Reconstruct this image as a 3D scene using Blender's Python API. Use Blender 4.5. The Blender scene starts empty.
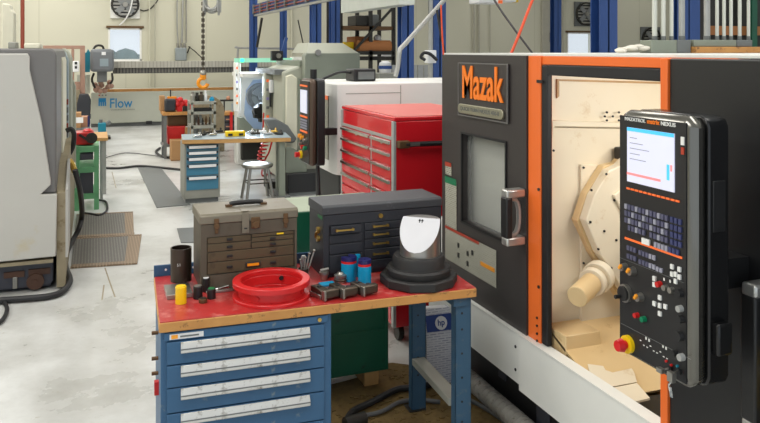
import bpy, bmesh, math, random
from mathutils import Vector, Matrix
random.seed(7)
C = bpy.context.scene.collection
PI = math.pi
# ------------------------------------------------------------------ camera model (level camera, shifted lens)
TH = math.atan(286/750); c_, s_ = math.cos(TH), math.sin(TH); F = 750; H = 2.05
def ray(u, v):
    a = (u-380)/F; return Vector((s_+a*c_, c_-a*s_, -(v-50)/F))
def gx(u, v, x): r = ray(u, v); t = x/r.x; return Vector((x, t*r.y, H+t*r.z))
def gy(u, v, y): r = ray(u, v); t = y/r.y; return Vector((t*r.x, y, H+t*r.z))
def gz(u, v, z): r = ray(u, v); t = (z-H)/r.z; return Vector((t*r.x, t*r.y, z))
cam = bpy.data.objects.new('camera', bpy.data.cameras.new('camera')); C.objects.link(cam)
cam.location = (0, 0, H); cam.rotation_euler = (PI/2, 0, -TH)
cam.data.sensor_width = 36; cam.data.lens = 36*F/760
cam.data.shift_y = -(211.5-50)/760
cam.data.clip_start = .05; cam.data.clip_end = 300
bpy.context.scene.camera = cam
# ------------------------------------------------------------------ materials
def lin(c):
    return tuple((x/12.92 if x <= .04045 else ((x+.055)/1.055)**2.4) for x in [k/255 for k in c]) + (1,)
MT = {}
def mat(name, col, rough=.5, metal=0, var=.12, scale=6, col2=None, wear=.0, wcol=None, bump=0, emit=0, wscale=9, coat=0, spec=.5):
    m = bpy.data.materials.new(name); m.use_nodes = True; n = m.node_tree.nodes; l = m.node_tree.links
    b = n['Principled BSDF']; b.inputs['Roughness'].default_value = rough; b.inputs['Metallic'].default_value = metal
    b.inputs['Coat Weight'].default_value = coat; b.inputs['Specular IOR Level'].default_value = spec
    tc = n.new('ShaderNodeTexCoord'); nz = n.new('ShaderNodeTexNoise'); nz.inputs['Scale'].default_value = scale
    nz.inputs['Detail'].default_value = 5; l.new(tc.outputs['Object'], nz.inputs['Vector'])
    mx = n.new('ShaderNodeMix'); mx.data_type = 'RGBA'
    A = lin(col); B = lin(col2) if col2 else tuple(x*(1-var) for x in A[:3])+(1,)
    if not col2: A = tuple(min(1, x*(1+var*.6)) for x in A[:3])+(1,)
    mx.inputs[6].default_value = A; mx.inputs[7].default_value = B; l.new(nz.outputs['Fac'], mx.inputs[0])
    out = mx.outputs[2]
    if wear:
        n2 = n.new('ShaderNodeTexNoise'); n2.inputs['Scale'].default_value = wscale; n2.inputs['Detail'].default_value = 8
        n2.inputs['Roughness'].default_value = .7; l.new(tc.outputs['Object'], n2.inputs['Vector'])
        r = n.new('ShaderNodeValToRGB'); r.color_ramp.elements[0].position = .64-wear*.22; r.color_ramp.elements[1].position = .76-wear*.2
        l.new(n2.outputs['Fac'], r.inputs[0]); m2 = n.new('ShaderNodeMix'); m2.data_type = 'RGBA'
        l.new(r.outputs[0], m2.inputs[0]); l.new(out, m2.inputs[6]); m2.inputs[7].default_value = lin(wcol or (90, 70, 50)); out = m2.outputs[2]
    l.new(out, b.inputs['Base Color'])
    if bump:
        bp = n.new('ShaderNodeBump'); bp.inputs['Strength'].default_value = bump; bp.inputs['Distance'].default_value = .01
        l.new(nz.outputs['Fac'], bp.inputs['Height']); l.new(bp.outputs[0], b.inputs['Normal'])
    if emit:
        b.inputs['Emission Color'].default_value = lin(col); b.inputs['Emission Strength'].default_value = emit
    MT[name] = m; return m
def glassmat(name, col, alpha, rough=.05):
    m = mat(name, col, rough, var=.05); m.node_tree.nodes['Principled BSDF'].inputs['Alpha'].default_value = alpha; return m
def brickmat(name, c1, c2, gap, bw, bh, mort=.3, axes='YZ', off=.5):
    """rows of short marks: printed text on stickers, rubber mat cells, tube bundles"""
    m = mat(name, c1, .6); n = m.node_tree.nodes; l = m.node_tree.links; b = n['Principled BSDF']
    tc = n.new('ShaderNodeTexCoord'); sp = n.new('ShaderNodeSeparateXYZ'); cb = n.new('ShaderNodeCombineXYZ')
    l.new(tc.outputs['Object'], sp.inputs[0]); l.new(sp.outputs[axes[0]], cb.inputs[0]); l.new(sp.outputs[axes[1]], cb.inputs[1])
    br = n.new('ShaderNodeTexBrick'); l.new(cb.outputs[0], br.inputs['Vector']); br.inputs['Scale'].default_value = 1
    br.inputs['Brick Width'].default_value = bw; br.inputs['Row Height'].default_value = bh; br.inputs['Mortar Size'].default_value = bh*mort
    br.offset = off
    br.inputs['Color1'].default_value = lin(c1); br.inputs['Color2'].default_value = lin(c2); br.inputs['Mortar'].default_value = lin(gap)
    l.new(br.outputs['Color'], b.inputs['Base Color']); return m
for a in [
 ('wall_paint', (206,203,184), .8, 0, .06, .6), ('ceiling_paint', (225,225,220), .8), ('white_paint', (232,231,226), .4), ('grille_metal', (140,142,142), .45, .4),
 ('charcoal', (56,51,50), .42, 0, .08), ('near_black', (27,27,28), .45), ('rubber_black', (22,22,24), .6), ('black_gloss', (26,26,27), .22),
 ('mazak_orange', (238,112,42), .4, 0, .05), ('orange_letter', (250,128,30), .4, 0, .05), ('red_strip', (176,58,34), .45),
 ('skirt_white', (230,230,224), .4, 0, .05), ('chrome', (210,210,208), .18, 1, .05), ('steel', (165,162,155), .35, .9, .15, 14),
 ('dark_steel', (92,84,74), .38, .85, .3, 16), ('plate_metal', (176,172,150), .35, .8), ('black_plastic', (30,30,31), .5),
 ('glass_back_lit', (216,216,206), .6, 0, .1, 2), ('key_grey', (150,150,164), .5), ('key_violet', (84,84,108), .5), ('key_blue', (56,62,104), .5), ('key_white', (228,228,224), .5),
 ('pure_red', (205,24,26), .35), ('safety_red', (196,32,30), .35), ('green_button', (10,120,80), .35), ('yellow', (246,205,20), .35), ('amber', (245,160,40), .4),
 ('blue_grey', (150,165,172), .4), ('silver_paint', (172,173,170), .4, .3), ('charcoal_blue', (66,68,76), .5), ('navy', (32,34,92), .4), ('ring_red', (206,34,36), .36, 0, .08),
 ('cyan', (0,150,196), .4), ('cap_red', (190,40,50), .4), ('white', (240,240,240), .4), ('paper', (222,222,222), .6), ('face_white', (206,206,210), .5), ('hp_blue', (28,58,128), .5),
 ('grey_machine', (180,178,172), .45, 0, .05), ('dark_grey_panel', (112,110,108), .45, 0, .04), ('m_green', (170,172,156), .45, 0, .07), ('m_green_dark', (132,138,124), .45),
 ('cream_paint', (222,218,196), .45), ('white_machine', (236,235,229), .4, 0, .04), ('flow_grey', (184,186,172), .5, 0, .04), ('flow_blue', (24,128,180), .5), ('teal', (16,124,146), .4),
 ('head_grey', (118,122,126), .4), ('conduit_grey', (150,158,160), .45, .2), ('galv', (172,172,168), .45, .5, .2, 8), ('bellows', (176,172,158), .6), ('brown_metal', (104,78,52), .5, .5),
 ('hook_orange', (240,150,20), .35), ('hose_orange', (235,88,50), .5), ('cable_black', (34,34,36), .55), ('cable_grey', (96,96,96), .55), ('pipe_red', (140,62,44), .5),
 ('rack_grey', (150,150,140), .5), ('drawer_blue', (66,128,156), .45), ('vise_green', (30,110,60), .5), ('mint', (104,168,120), .5), ('brass', (206,170,90), .3, .9),
 ('cardboard', (176,134,90), .8), ('plaster', (226,220,206), .9), ('tube_white', (200,201,192), .45), ('slate', (108,111,110), .5), ('roll_brown', (170,110,62), .7),
 ('marble', (236,235,230), .5), ('leaf', (90,120,120), .8, 0, .5, 3), ('lilac', (150,140,196), .5), ('tan', (190,140,110), .7), ('foam', (200,190,160), .9), ('duct', (196,200,192), .5),
 ('dusty_green', (158,168,146), .6), ('iron', (58,56,52), .5, .5, .2)]:
    mat(*a)
mat('post_blue', (44,76,136), .45, 0, .12, 3)
mat('rack_blue', (44,84,160), .45)
mat('worn_blue', (50,92,128), .45, 0, .15, 4, wear=.1, wcol=(120,130,130), wscale=14)
mat('leg_blue', (50,84,110), .5, 0, .2, 6, wear=.35, wcol=(104,108,104), wscale=10)
mat('green_cabinet', (14,88,62), .45, 0, .2, 5, wear=.15, wcol=(30,50,42), wscale=12)
mat('wood_edge', (208,156,88), .6, 0, .2, 9, col2=(170,112,56), wear=.35, wcol=(90,60,36), wscale=22)
mat('wood', (206,164,104), .6, 0, .2, 9, col2=(176,128,72))
mat('red_top', (186,50,48), .3, 0, .25, 3, col2=(160,40,40), wear=.55, wcol=(206,120,112), wscale=5)
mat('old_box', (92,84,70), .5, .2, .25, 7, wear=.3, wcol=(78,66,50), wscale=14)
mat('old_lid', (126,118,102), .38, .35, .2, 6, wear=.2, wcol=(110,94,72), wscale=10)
mat('drawer_worn', (90,78,56), .5, .2, .3, 9, wear=.35, wcol=(70,56,40), wscale=14)
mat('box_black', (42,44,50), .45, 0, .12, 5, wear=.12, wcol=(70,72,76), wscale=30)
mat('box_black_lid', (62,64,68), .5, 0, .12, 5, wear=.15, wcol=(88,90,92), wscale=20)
mat('worn_handle', (210,208,202), .35, .5, .15, 6, wear=.45, wcol=(140,132,120), wscale=26)
mat('red_gloss', (204,26,36), .25, 0, .06, 2, coat=.3)
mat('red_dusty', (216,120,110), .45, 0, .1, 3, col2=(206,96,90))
mat('chamber_cream', (234,226,206), .4, 0, .1, 2, col2=(222,206,176), wear=.15, wcol=(196,164,116), wscale=3)
mat('chamber_tan', (226,200,154), .38, 0, .15, 4, col2=(206,174,122), wear=.2, wcol=(170,130,84), wscale=7)
mat('base_navy', (54,56,66), .45, 0, .2, 4, wear=.15, wcol=(92,78,60), wscale=8)
mat('rust', (84,60,48), .8, .2, .4, 12)
mat('rust_pink', (170,134,116), .7, 0, .15, 6)
mat('stained_panel', (188,186,179), .5, 0, .06, 3, wear=.1, wcol=(186,176,150), wscale=2)
mat('dirty_edge', (150,138,112), .6, 0, .3, 7, wear=.4, wcol=(110,92,60), wscale=6)
mat('hose_silver', (168,164,156), .5, .2, .25, 14, wear=.35, wcol=(100,92,80), wscale=18, bump=.5)
mat('debris', (88,66,40), .95, 0, .5, 30, col2=(132,110,60))
mat('leather_black', (24,24,25), .5)
mat('base_rubber', (34,33,33), .6, 0, .15, 8)
mat('turned_metal', (172,169,164), .3, .85, .2, 3)
mat('burnt_tube', (74,62,54), .3, .7, .35, 5, wear=.15, wcol=(150,130,110), wscale=5)
mat('rim_brown', (84,68,56), .4, .4)
mat('seam_stain', (188,150,102), .5, 0, .3, 8)
mat('satin', (196,196,192), .32, .75, .05)
mat('rim_metal', (120,118,112), .22, .9, .1, 3)
mat('screen_glow', (196,198,214), .3, emit=.6, var=.04)
mat('screen_blue', (70,176,226), .3, emit=.7)
mat('screen_red', (240,130,130), .3, emit=.6)
mat('led_green', (150,214,186), .3, emit=.35)
mat('led_spot', (60,230,170), .3, emit=2)
mat('orange_glow', (240,110,50), .4, emit=.25)  # orange trim, keys and marks given a faint glow of their own
mat('lamp_white', (255,250,240), .3, emit=8)
mat('chamber_glow', (190,215,255), .3, emit=5)
mat('chamber_lit_wall', (176,196,226), .4)  # blue-white chamber light put into the recess colour
glassmat('door_glass', (168,170,166), .25, .08)
glassmat('window_glass', (225,236,244), .12, .03)
brickmat('printed_text', (96,96,88), (150,150,140), (178,176,160), .03, .012, .32, 'YZ')
brickmat('printed_text_x', (150,150,172), (206,206,214), (218,218,222), .05, .014, .35, 'XZ')
brickmat('rubber_mat', (136,133,126), (150,146,138), (96,93,88), .028, .028, .3, 'XY', 0)
brickmat('rubber_mat_brown', (164,142,116), (174,152,126), (130,110,88), .028, .028, .3, 'XY', 0)
brickmat('corrugated', (186,183,172), (176,172,160), (150,147,136), .09, 1.5, .006, 'XZ', 0)
brickmat('bellows_dark', (112,110,102), (96,94,88), (58,58,56), .08, 1.5, .01, 'XZ', 0)
brickmat('block_wall_seam', (206,203,184), (204,201,181), (197,194,174), 2.4, 12, .002, 'XZ', 0)
# floor: sealed concrete with scuffs and stains
def floor_mat():
    m = mat('concrete_floor', (196,194,186), .28); n = m.node_tree.nodes; l = m.node_tree.links; b = n['Principled BSDF']
    tc = n.new('ShaderNodeTexCoord')
    a = n.new('ShaderNodeTexNoise'); a.inputs['Scale'].default_value = .9; a.inputs['Detail'].default_value = 8; a.inputs['Roughness'].default_value = .65
    l.new(tc.outputs['Object'], a.inputs['Vector'])
    r = n.new('ShaderNodeValToRGB'); e = r.color_ramp.elements
    e[0].position = .3; e[0].color = lin((164,163,157)); e[1].position = .62; e[1].color = lin((220,221,219))
    l.new(a.outputs['Fac'], r.inputs[0])
    g = n.new('ShaderNodeTexNoise'); g.inputs['Scale'].default_value = 14; g.inputs['Detail'].default_value = 10; g.inputs['Roughness'].default_value = .8
    l.new(tc.outputs['Object'], g.inputs['Vector'])
    r2 = n.new('ShaderNodeValToRGB'); r2.color_ramp.elements[0].position = .6; r2.color_ramp.elements[1].position = .72
    l.new(g.outputs['Fac'], r2.inputs[0]); mx = n.new('ShaderNodeMix'); mx.data_type = 'RGBA'
    l.new(r2.outputs[0], mx.inputs[0]); l.new(r.outputs[0], mx.inputs[6]); mx.inputs[7].default_value = lin((146,138,118))
    l.new(mx.outputs[2], b.inputs['Base Color'])
    rr = n.new('ShaderNodeMapRange'); rr.inputs[3].default_value = .18; rr.inputs[4].default_value = .42
    l.new(a.outputs['Fac'], rr.inputs[0]); l.new(rr.outputs[0], b.inputs['Roughness'])
    bp = n.new('ShaderNodeBump'); bp.inputs['Strength'].default_value = .12; bp.inputs['Distance'].default_value = .01
    l.new(g.outputs['Fac'], bp.inputs['Height']); l.new(bp.outputs[0], b.inputs['Normal'])
    b.inputs['Coat Weight'].default_value = .25; b.inputs['Coat Roughness'].default_value = .15
floor_mat()
def M(x): return MT[x]
# ------------------------------------------------------------------ object helpers
WM = {}
def thing(name, label, cat, loc=(0,0,0), rz=0, group=None):
    o = bpy.data.objects.new(name, None); C.objects.link(o); o.empty_display_size = .1
    o.location = loc; o.rotation_euler = (0, 0, rz); WM[o.name] = Matrix.Translation(Vector(loc)) @ Matrix.Rotation(rz, 4, 'Z')
    return tag(o, label, cat, group)
def tag(o, label=None, cat=None, group=None, kind=None):
    if label: o['label'] = label
    if cat: o['category'] = cat
    if group: o['group'] = group
    if kind: o['kind'] = kind
    return o
class MB:
    def __init__(s): s.bm = bmesh.new(); s.mi = 0
    def _m(s, fs):
        for f in fs: f.material_index = s.mi
    def box(s, x0, x1, y0, y1, z0, z1):
        v = [s.bm.verts.new(p) for p in ((x0,y0,z0),(x1,y0,z0),(x1,y1,z0),(x0,y1,z0),(x0,y0,z1),(x1,y0,z1),(x1,y1,z1),(x0,y1,z1))]
        s._m([s.bm.faces.new([v[i] for i in q]) for q in ((0,3,2,1),(4,5,6,7),(0,1,5,4),(1,2,6,5),(2,3,7,6),(3,0,4,7))]); return s
    def bar(s, p, q, w, h=None):   # rectangular bar between two points
        p, q = Vector(p), Vector(q); d = (q-p).normalized(); h = h or w
        up = Vector((0,0,1)) if abs(d.z) < .95 else Vector((0,1,0))
        a = d.cross(up).normalized()*w/2; b = a.normalized().cross(d).normalized()*h/2
        v = [s.bm.verts.new(k+i*a+j*b) for k in (p, q) for i, j in ((-1,-1),(1,-1),(1,1),(-1,1))]
        s._m([s.bm.faces.new([v[i] for i in f]) for f in ((0,3,2,1),(4,5,6,7),(0,1,5,4),(1,2,6,5),(2,3,7,6),(3,0,4,7))]); return s
    def prism(s, pts, ax, a, b):
        def mk(p, t): return (t,p[0],p[1]) if ax == 'x' else (p[0],t,p[1]) if ax == 'y' else (p[0],p[1],t)
        A = [s.bm.verts.new(mk(p, a)) for p in pts]; B = [s.bm.verts.new(mk(p, b)) for p in pts]; n = len(pts)
        fs = [s.bm.faces.new(A), s.bm.faces.new(B[::-1])]
        for i in range(n): fs.append(s.bm.faces.new([A[i], B[i], B[(i+1) % n], A[(i+1) % n]]))
        s._m(fs); return s
    def plate(s, pts, th):   # slab from coplanar world points, pushed along its normal
        P = [Vector(p) for p in pts]; nrm = (P[1]-P[0]).cross(P[2]-P[0]).normalized()*th; n = len(P)
        A = [s.bm.verts.new(p) for p in P]; B = [s.bm.verts.new(p+nrm) for p in P]
        fs = [s.bm.faces.new(A), s.bm.faces.new(B[::-1])]
        for i in range(n): fs.append(s.bm.faces.new([A[i], B[i], B[(i+1) % n], A[(i+1) % n]]))
        s._m(fs); return s
    def cyl(s, p, q, r, r2=None, n=20):
        p, q = Vector(p), Vector(q); d = (q-p).normalized(); r2 = r if r2 is None else r2
        up = Vector((0,0,1)) if abs(d.z) < .9 else Vector((0,1,0)); a = d.cross(up).normalized(); b = d.cross(a)
        A = [s.bm.verts.new(p+(a*math.cos(t)+b*math.sin(t))*r) for t in [2*PI*i/n for i in range(n)]]
        B = [s.bm.verts.new(q+(a*math.cos(t)+b*math.sin(t))*r2) for t in [2*PI*i/n for i in range(n)]]
        fs = [s.bm.faces.new(A), s.bm.faces.new(B[::-1])]
        for i in range(n): fs.append(s.bm.faces.new([A[i], B[i], B[(i+1) % n], A[(i+1) % n]]))
        s._m(fs); return s
    def tube(s, pts, r, n=8, k=6):
        P = [Vector(p) for p in pts]; Q = []
        if len(P) > 2 and k > 1:
            E = [2*P[0]-P[1]]+P+[2*P[-1]-P[-2]]
            for i in range(1, len(E)-2):
                for j in range(k):
                    t = j/k; a, b, c, d = E[i-1], E[i], E[i+1], E[i+2]
                    Q.append(.5*((2*b)+(c-a)*t+(2*a-5*b+4*c-d)*t*t+(3*b-a-3*c+d)*t**3))
            Q.append(P[-1])
        else: Q = P
        rings = []; a = None
        for i, p in enumerate(Q):
            d = (Q[min(i+1, len(Q)-1)]-Q[max(i-1, 0)]).normalized()
            if a is None: a = d.cross(Vector((.3,.2,1))).normalized()
            a = (a-d*a.dot(d)).normalized(); b = d.cross(a)
            rings.append([s.bm.verts.new(p+(a*math.cos(t)+b*math.sin(t))*r) for t in [2*PI*j/n for j in range(n)]])
        fs = [s.bm.faces.new(rings[0]), s.bm.faces.new(rings[-1][::-1])]
        for A, B in zip(rings, rings[1:]):
            for i in range(n): fs.append(s.bm.faces.new([A[i], B[i], B[(i+1) % n], A[(i+1) % n]]))
        s._m(fs); return s
    def lathe(s, prof, c, n=32, M4=None):
        c = Vector(c); rings = []
        for r, z in prof:
            if r < 1e-5: rings.append([s.bm.verts.new(c+Vector((0,0,z)))])
            else: rings.append([s.bm.verts.new(c+Vector((r*math.cos(t), r*math.sin(t), z))) for t in [2*PI*i/n for i in range(n)]])
        fs = []
        for A, B in zip(rings, rings[1:]):
            for i in range(n):
                j = (i+1) % n
                q = [A[i % len(A)], A[j % len(A)], B[j % len(B)], B[i % len(B)]]
                q = [x for k, x in enumerate(q) if x not in q[:k]]
                if len(q) > 2: fs.append(s.bm.faces.new(q))
        s._m(fs); return s
    def sphere(s, p, r, n=10, sc=(1,1,1)):
        g = bmesh.ops.create_icosphere(s.bm, subdivisions=2, radius=r, matrix=Matrix.Translation(Vector(p)) @ Matrix.Diagonal((*sc,1)))
        s._m({f for v in g['verts'] for f in v.link_faces}); return s
    def build(s, name, mats, parent=None, local=False, bev=0, smooth=True):
        me = bpy.data.meshes.new(name); bmesh.ops.recalc_face_normals(s.bm, faces=s.bm.faces)
        Mi = Matrix.Identity(4)
        if parent is not None and not local: Mi = WM[parent.name].inverted()
        elif parent is not None and local and parent.get('_dummy'): pass
        s.bm.transform(Mi)
        xs = [v.co for v in s.bm.verts]; lo = Vector([min(p[i] for p in xs) for i in range(3)]); hi = Vector([max(p[i] for p in xs) for i in range(3)])
        o0 = (lo+hi)/2; o0.z = lo.z
        s.bm.transform(Matrix.Translation(-o0)); s.bm.to_mesh(me); s.bm.free()
        for m in (mats if isinstance(mats, (list, tuple)) else [mats]): me.materials.append(M(m))
        if smooth:
            me.polygons.foreach_set('use_smooth', [True]*len(me.polygons)); me.set_sharp_from_angle(angle=math.radians(35))
        o = bpy.data.objects.new(name, me); C.objects.link(o); o.location = o0
        if parent is not None: o.parent = parent; WM[o.name] = WM[parent.name] @ Matrix.Translation(o0)
        else: WM[o.name] = Matrix.Translation(o0)
        if bev:
            b = o.modifiers.new('bevel', 'BEVEL'); b.width = bev; b.segments = 2; b.limit_method = 'ANGLE'; b.angle_limit = math.radians(40)
        return o
def T(name, text, w, h, org, xd, m, parent=None, th=.002, bold=0, yd=(0,0,1)):
    """lettering fitted to w x h, lower left corner at org, running along xd"""
    cu = bpy.data.curves.new(name, 'FONT'); cu.body = text; cu.extrude = .02; cu.offset = bold
    t = bpy.data.objects.new('tmp', cu); C.objects.link(t); dg = bpy.context.evaluated_depsgraph_get(); dg.update()
    me = bpy.data.meshes.new_from_object(t.evaluated_get(dg)); bpy.data.objects.remove(t)
    xs = [v.co.copy() for v in me.vertices]; x0, x1 = min(p.x for p in xs), max(p.x for p in xs); y0, y1 = min(p.y for p in xs), max(p.y for p in xs); z0 = min(p.z for p in xs)
    xd = Vector(xd).normalized(); yd = Vector(yd).normalized(); nd = xd.cross(yd)
    b = MB(); b.bm.from_mesh(me)
    for v in b.bm.verts:
        p = v.co; v.co = Vector(org)+xd*((p.x-x0)/(x1-x0)*w)+yd*((p.y-y0)/(y1-y0)*h)+nd*((p.z-z0)/.04*th)
    bpy.data.meshes.remove(me)
    for f in b.bm.faces: f.material_index = 0
    return b.build(name, m, parent, smooth=False)
def dup(root, loc, rz=None, label=None, name=None):
    def cp(o, par):
        c = o.copy(); C.objects.link(c); c.parent = par
        for ch in [k for k in C.objects if k.parent == o]: cp(ch, c)
        return c
    r = cp(root, None); r.location = loc
    if rz is not None: r.rotation_euler = (0, 0, rz)
    if label: r['label'] = label
    return r
def one(mb, name, m, label, cat, group=None, kind=None, bev=0):
    return tag(mb.build(name, m, bev=bev), label, cat, group, kind)
def struct(mb, name, m, parent=None):
    o = mb.build(name, m, parent, smooth=False)
    if parent is None: o['kind'] = 'structure'
    return o
# ================================================================== THE ROOM
YW = 24.0
struct(MB().box(-9, 30, -3, YW, -.2, 0), 'floor', 'concrete_floor')
struct(MB().box(-9, 30, -3, YW+.3, 5.6, 5.8), 'ceiling', 'ceiling_paint')
struct(MB().box(-9.3, -9, -3, YW+.3, 0, 5.6), 'wall_left', 'wall_paint')
struct(MB().box(30, 30.3, -3, YW+.3, 0, 5.6), 'wall_right', 'wall_paint')
w1 = (.40, 1.36, 1.72, 2.72); w2 = (16.72, 17.9, 1.2, 2.72)
wb = MB(); zs = [0, 1.2, 1.72, 2.72, 5.6]
wb.box(-9, w1[0], YW, YW+.3, 0, 5.6); wb.box(w1[1], w2[0], YW, YW+.3, 0, 5.6); wb.box(w2[1], 30, YW, YW+.3, 0, 5.6)
wb.box(w1[0], w1[1], YW, YW+.3, 0, w1[2]); wb.box(w1[0], w1[1], YW, YW+.3, w1[3], 5.6)
wb.box(w2[0], w2[1], YW, YW+.3, 0, w2[2]); wb.box(w2[0], w2[1], YW, YW+.3, w2[3], 5.6)
struct(wb, 'wall_back', 'block_wall_seam')
for i, w in enumerate((w1, w2)):
    g = struct(MB().box(w[0], w[1], YW+.12, YW+.13, w[2], w[3]), 'window_%d' % (i+1), 'window_glass')
    f = MB(); t = .05
    f.box(w[0], w[1], YW-.02, YW+.14, w[2], w[2]+t); f.box(w[0], w[1], YW-.02, YW+.14, w[3]-t, w[3]); f.box(w[0], w[0]+t, YW-.02, YW+.14, w[2], w[3]); f.box(w[1]-t, w[1], YW-.02, YW+.14, w[2], w[3])
    f.build('window_frame', 'marble', g, smooth=False)
    MB().box(w[0]-.06, w[1]+.06, YW-.05, YW+.01, w[3]-.005, w[3]+.06).build('window_header', 'brown_metal', g)
    MB().box(w[0]-.06, w[1]+.06, YW-.08, YW+.02, w[2]-.05, w[2]).build('window_sill', 'marble', g)
struct(MB().box(-9, 30, YW-.03, YW, 0, .14), 'baseboard_back', 'slate')
hb = MB()
for i in range(26): hb.sphere((-1.5+i*.16+random.uniform(-.1,.1), 29+random.uniform(-.4,.4), random.uniform(.4,1.75)), random.uniform(.35,.6))
one(hb, 'shrub', 'leaf', 'leafy dark green shrub growing outside the far left window', 'shrub', kind='stuff')
# lamps of the hall: rows of fluorescent fixtures out of frame overhead
for xi, X in enumerate((-5.5, -1.2, 3.2, 8, 13.5, 20)):
    for yi, Yv in enumerate((1.5, 6.5, 11.5, 16.5, 21.5)):
        L = bpy.data.lights.new('ceiling_light', 'AREA'); L.shape = 'RECTANGLE'; L.size = 1.2; L.size_y = 2.6
        L.energy = (118 if X < 3 else 80 if X < 7 else 34); L.color = (1, .98, .94)
        o = bpy.data.objects.new('ceiling_light', L); C.objects.link(o); o.location = (X, Yv, 5.45)
W = bpy.data.worlds.new('world'); bpy.context.scene.world = W; W.use_nodes = True
W.node_tree.nodes['Background'].inputs[0].default_value = (.84, .92, 1, 1); W.node_tree.nodes['Background'].inputs[1].default_value = .98
# ================================================================== FAR WALL EQUIPMENT
def wall_fan(cx, cz, r, label):
    t = thing('wall_fan', label, 'fan', (cx, YW, cz-r*1.1), group=None)
    f = MB().box(cx-r*1.12, cx+r*1.12, YW-.08, YW, cz-r*1.1, cz+r*1.1); f.build('housing', 'marble' if cx < 5 else 'slate', t, bev=.01)
    b = MB(); b.mi = 0
    for i in range(32):
        a, a2 = 2*PI*i/32, 2*PI*(i+1)/32
        b.bar((cx+r*math.cos(a), YW-.13, cz+r*math.sin(a)), (cx+r*math.cos(a2), YW-.13, cz+r*math.sin(a2)), .07, .05)
    b.build('shroud_ring', 'iron', t)
    g = MB()
    for i in range(7):
        z = cz-r*.85+i*r*.28; hw = math.sqrt(max(.01, r*r-(z-cz)**2))*.97
        g.box(cx-hw, cx+hw, YW-.12, YW-.09, z, z+.06)
    g.build('louvre', 'steel', t)
    MB().cyl((cx, YW-.084, cz), (cx, YW-.088, cz), r*.98, n=32).build('fan_opening', 'near_black', t)
    for k in range(4):
        a = PI/4+k*PI/2; MB().bar((cx, YW-.15, cz), (cx+r*.85*math.cos(a), YW-.15, cz+r*.85*math.sin(a)), .015, .16).build('blade', 'grille_metal', t)
    MB().cyl((cx, YW-.2, cz), (cx, YW-.12, cz), .08).build('hub', 'steel', t)
wall_fan(.88, 3.42, .38, 'round exhaust fan in a white square housing above the left window')
wall_fan(17.5, 3.42, .42, 'dark round exhaust fan high on the wall above the right-hand window')
wall_fan(20.6, 2.5, .42, 'dark louvred fan low on the wall right of the widest blue post')
# hoist cable across the left fan
one(MB().tube([(1.15, 23.7, 5.59), (1.1, 23.7, 4), (1.05, 23.7, 3.4), (.9, 23.8, 3.0), (.72, 23.93, 2.8)], .02), 'cable', 'white', 'white cable dangling in front of the round fan over the left window', 'cable')
one(MB().tube([(1.95, 23.98, 5.59), (1.9, 23.98, 3.9), (1.7, 23.98, 3.4), (1.45, 23.98, 3.25), (1.31, 23.97, 3.28)], .018), 'wire', 'iron', 'thin dark wire curving from the wall to the white fan housing', 'wire')
# wall conduits
def pipe(pts, r, m, label, cat='conduit', name='conduit', group=None): return one(MB().tube(pts, r, 8, 4), name, m, label, cat, group)
for u in (151, 154): pass
a = gy(149.5, 60, 23.93); pipe([(a.x, 23.93, 0), (a.x, 23.93, 5.5)], .022, 'wall_paint', 'cream conduit on the wall just right of the left window')
a = gy(155, 60, 23.93); pipe([(a.x, 23.93, 0), (a.x, 23.93, 5.5)], .014, 'bellows', 'thin beige conduit running up the wall left of the grey junction box')
p = thing('junction_box', 'grey electrical disconnect box on the wall above the corrugated beam', 'electrical box', (2.5, 23.8, 1.72))
MB().box(2.34, 2.68, 23.8, 24, 1.72, 2.12).build('enclosure', 'conduit_grey', p, bev=.02)
MB().bar((2.7, 23.85, 1.95), (2.78, 23.85, 2.16), .04).build('lever', 'iron', p)
for k in range(3): MB().cyl((2.42+k*.1, 23.9, 2.12), (2.42+k*.1, 23.9, 2.26), .035).build('conduit_fitting', 'steel', p)
pipe([(2.43, 23.9, 2.27), (2.4, 23.9, 3), (2.42, 23.9, 5.5)], .022, 'galv', 'leftmost of three conduits rising from the grey disconnect box')
pipe([(2.54, 23.9, 2.27), (2.56, 23.9, 3), (2.6, 23.9, 5.5)], .03, 'galv', 'middle of three conduits rising from the grey disconnect box')
pipe([(2.65, 23.9, 2.27), (2.68, 23.9, 2.6), (2.66, 23.9, 5.5)], .02, 'steel', 'rightmost of three conduits rising from the grey disconnect box')
one(MB().tube([(2.74, 23.9, 2.16), (2.95, 23.9, 2.0), (3.15, 23.9, 1.8)], .015), 'wire', 'iron', 'dark wire trailing right from the grey disconnect box', 'wire')
# rust-coloured pipe, far left
q = gy(22.5, 45, 22); one(MB().cyl((q.x, 22, 0), (q.x, 22, 5.6), .05), 'standpipe', 'pipe_red', 'rust red vertical pipe rising behind the large grey machine at left', 'pipe')
# ---- hoist chain & hook
hx = gy(203, 60, 14).x
t = thing('hoist_hook', 'orange crane hook on a steel chain hanging above the back workbenches', 'hook', (hx, 14, 1.38))
ch = MB(); z = gy(203, 71, 14).z; k = 0
while z < 5.56:
    if k % 2: ch.box(hx-.008, hx+.008, 13.97, 14.03, z, z+.066)
    else: ch.box(hx-.03, hx+.03, 13.992, 14.008, z, z+.066)
    z += .05; k += 1
ch.build('chain', 'dark_steel', t)
zt = gy(203, 72, 14).z
MB().sphere((hx, 14, zt-.02), .062).build('swivel', 'steel', t)
hk = []
for i in range(15):
    a = math.radians(110-i*20); hk.append((hx-.085*math.cos(a), 14, zt-.20+.085*math.sin(a)))
MB().tube([(hx, 14, zt-.03)]+hk, .034, 10, 3).build('hook', 'hook_orange', t)
MB().sphere((hx, 13.99, zt-.06), .06, sc=(1,.6,1)).build('hook_block', 'hook_orange', t)
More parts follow.
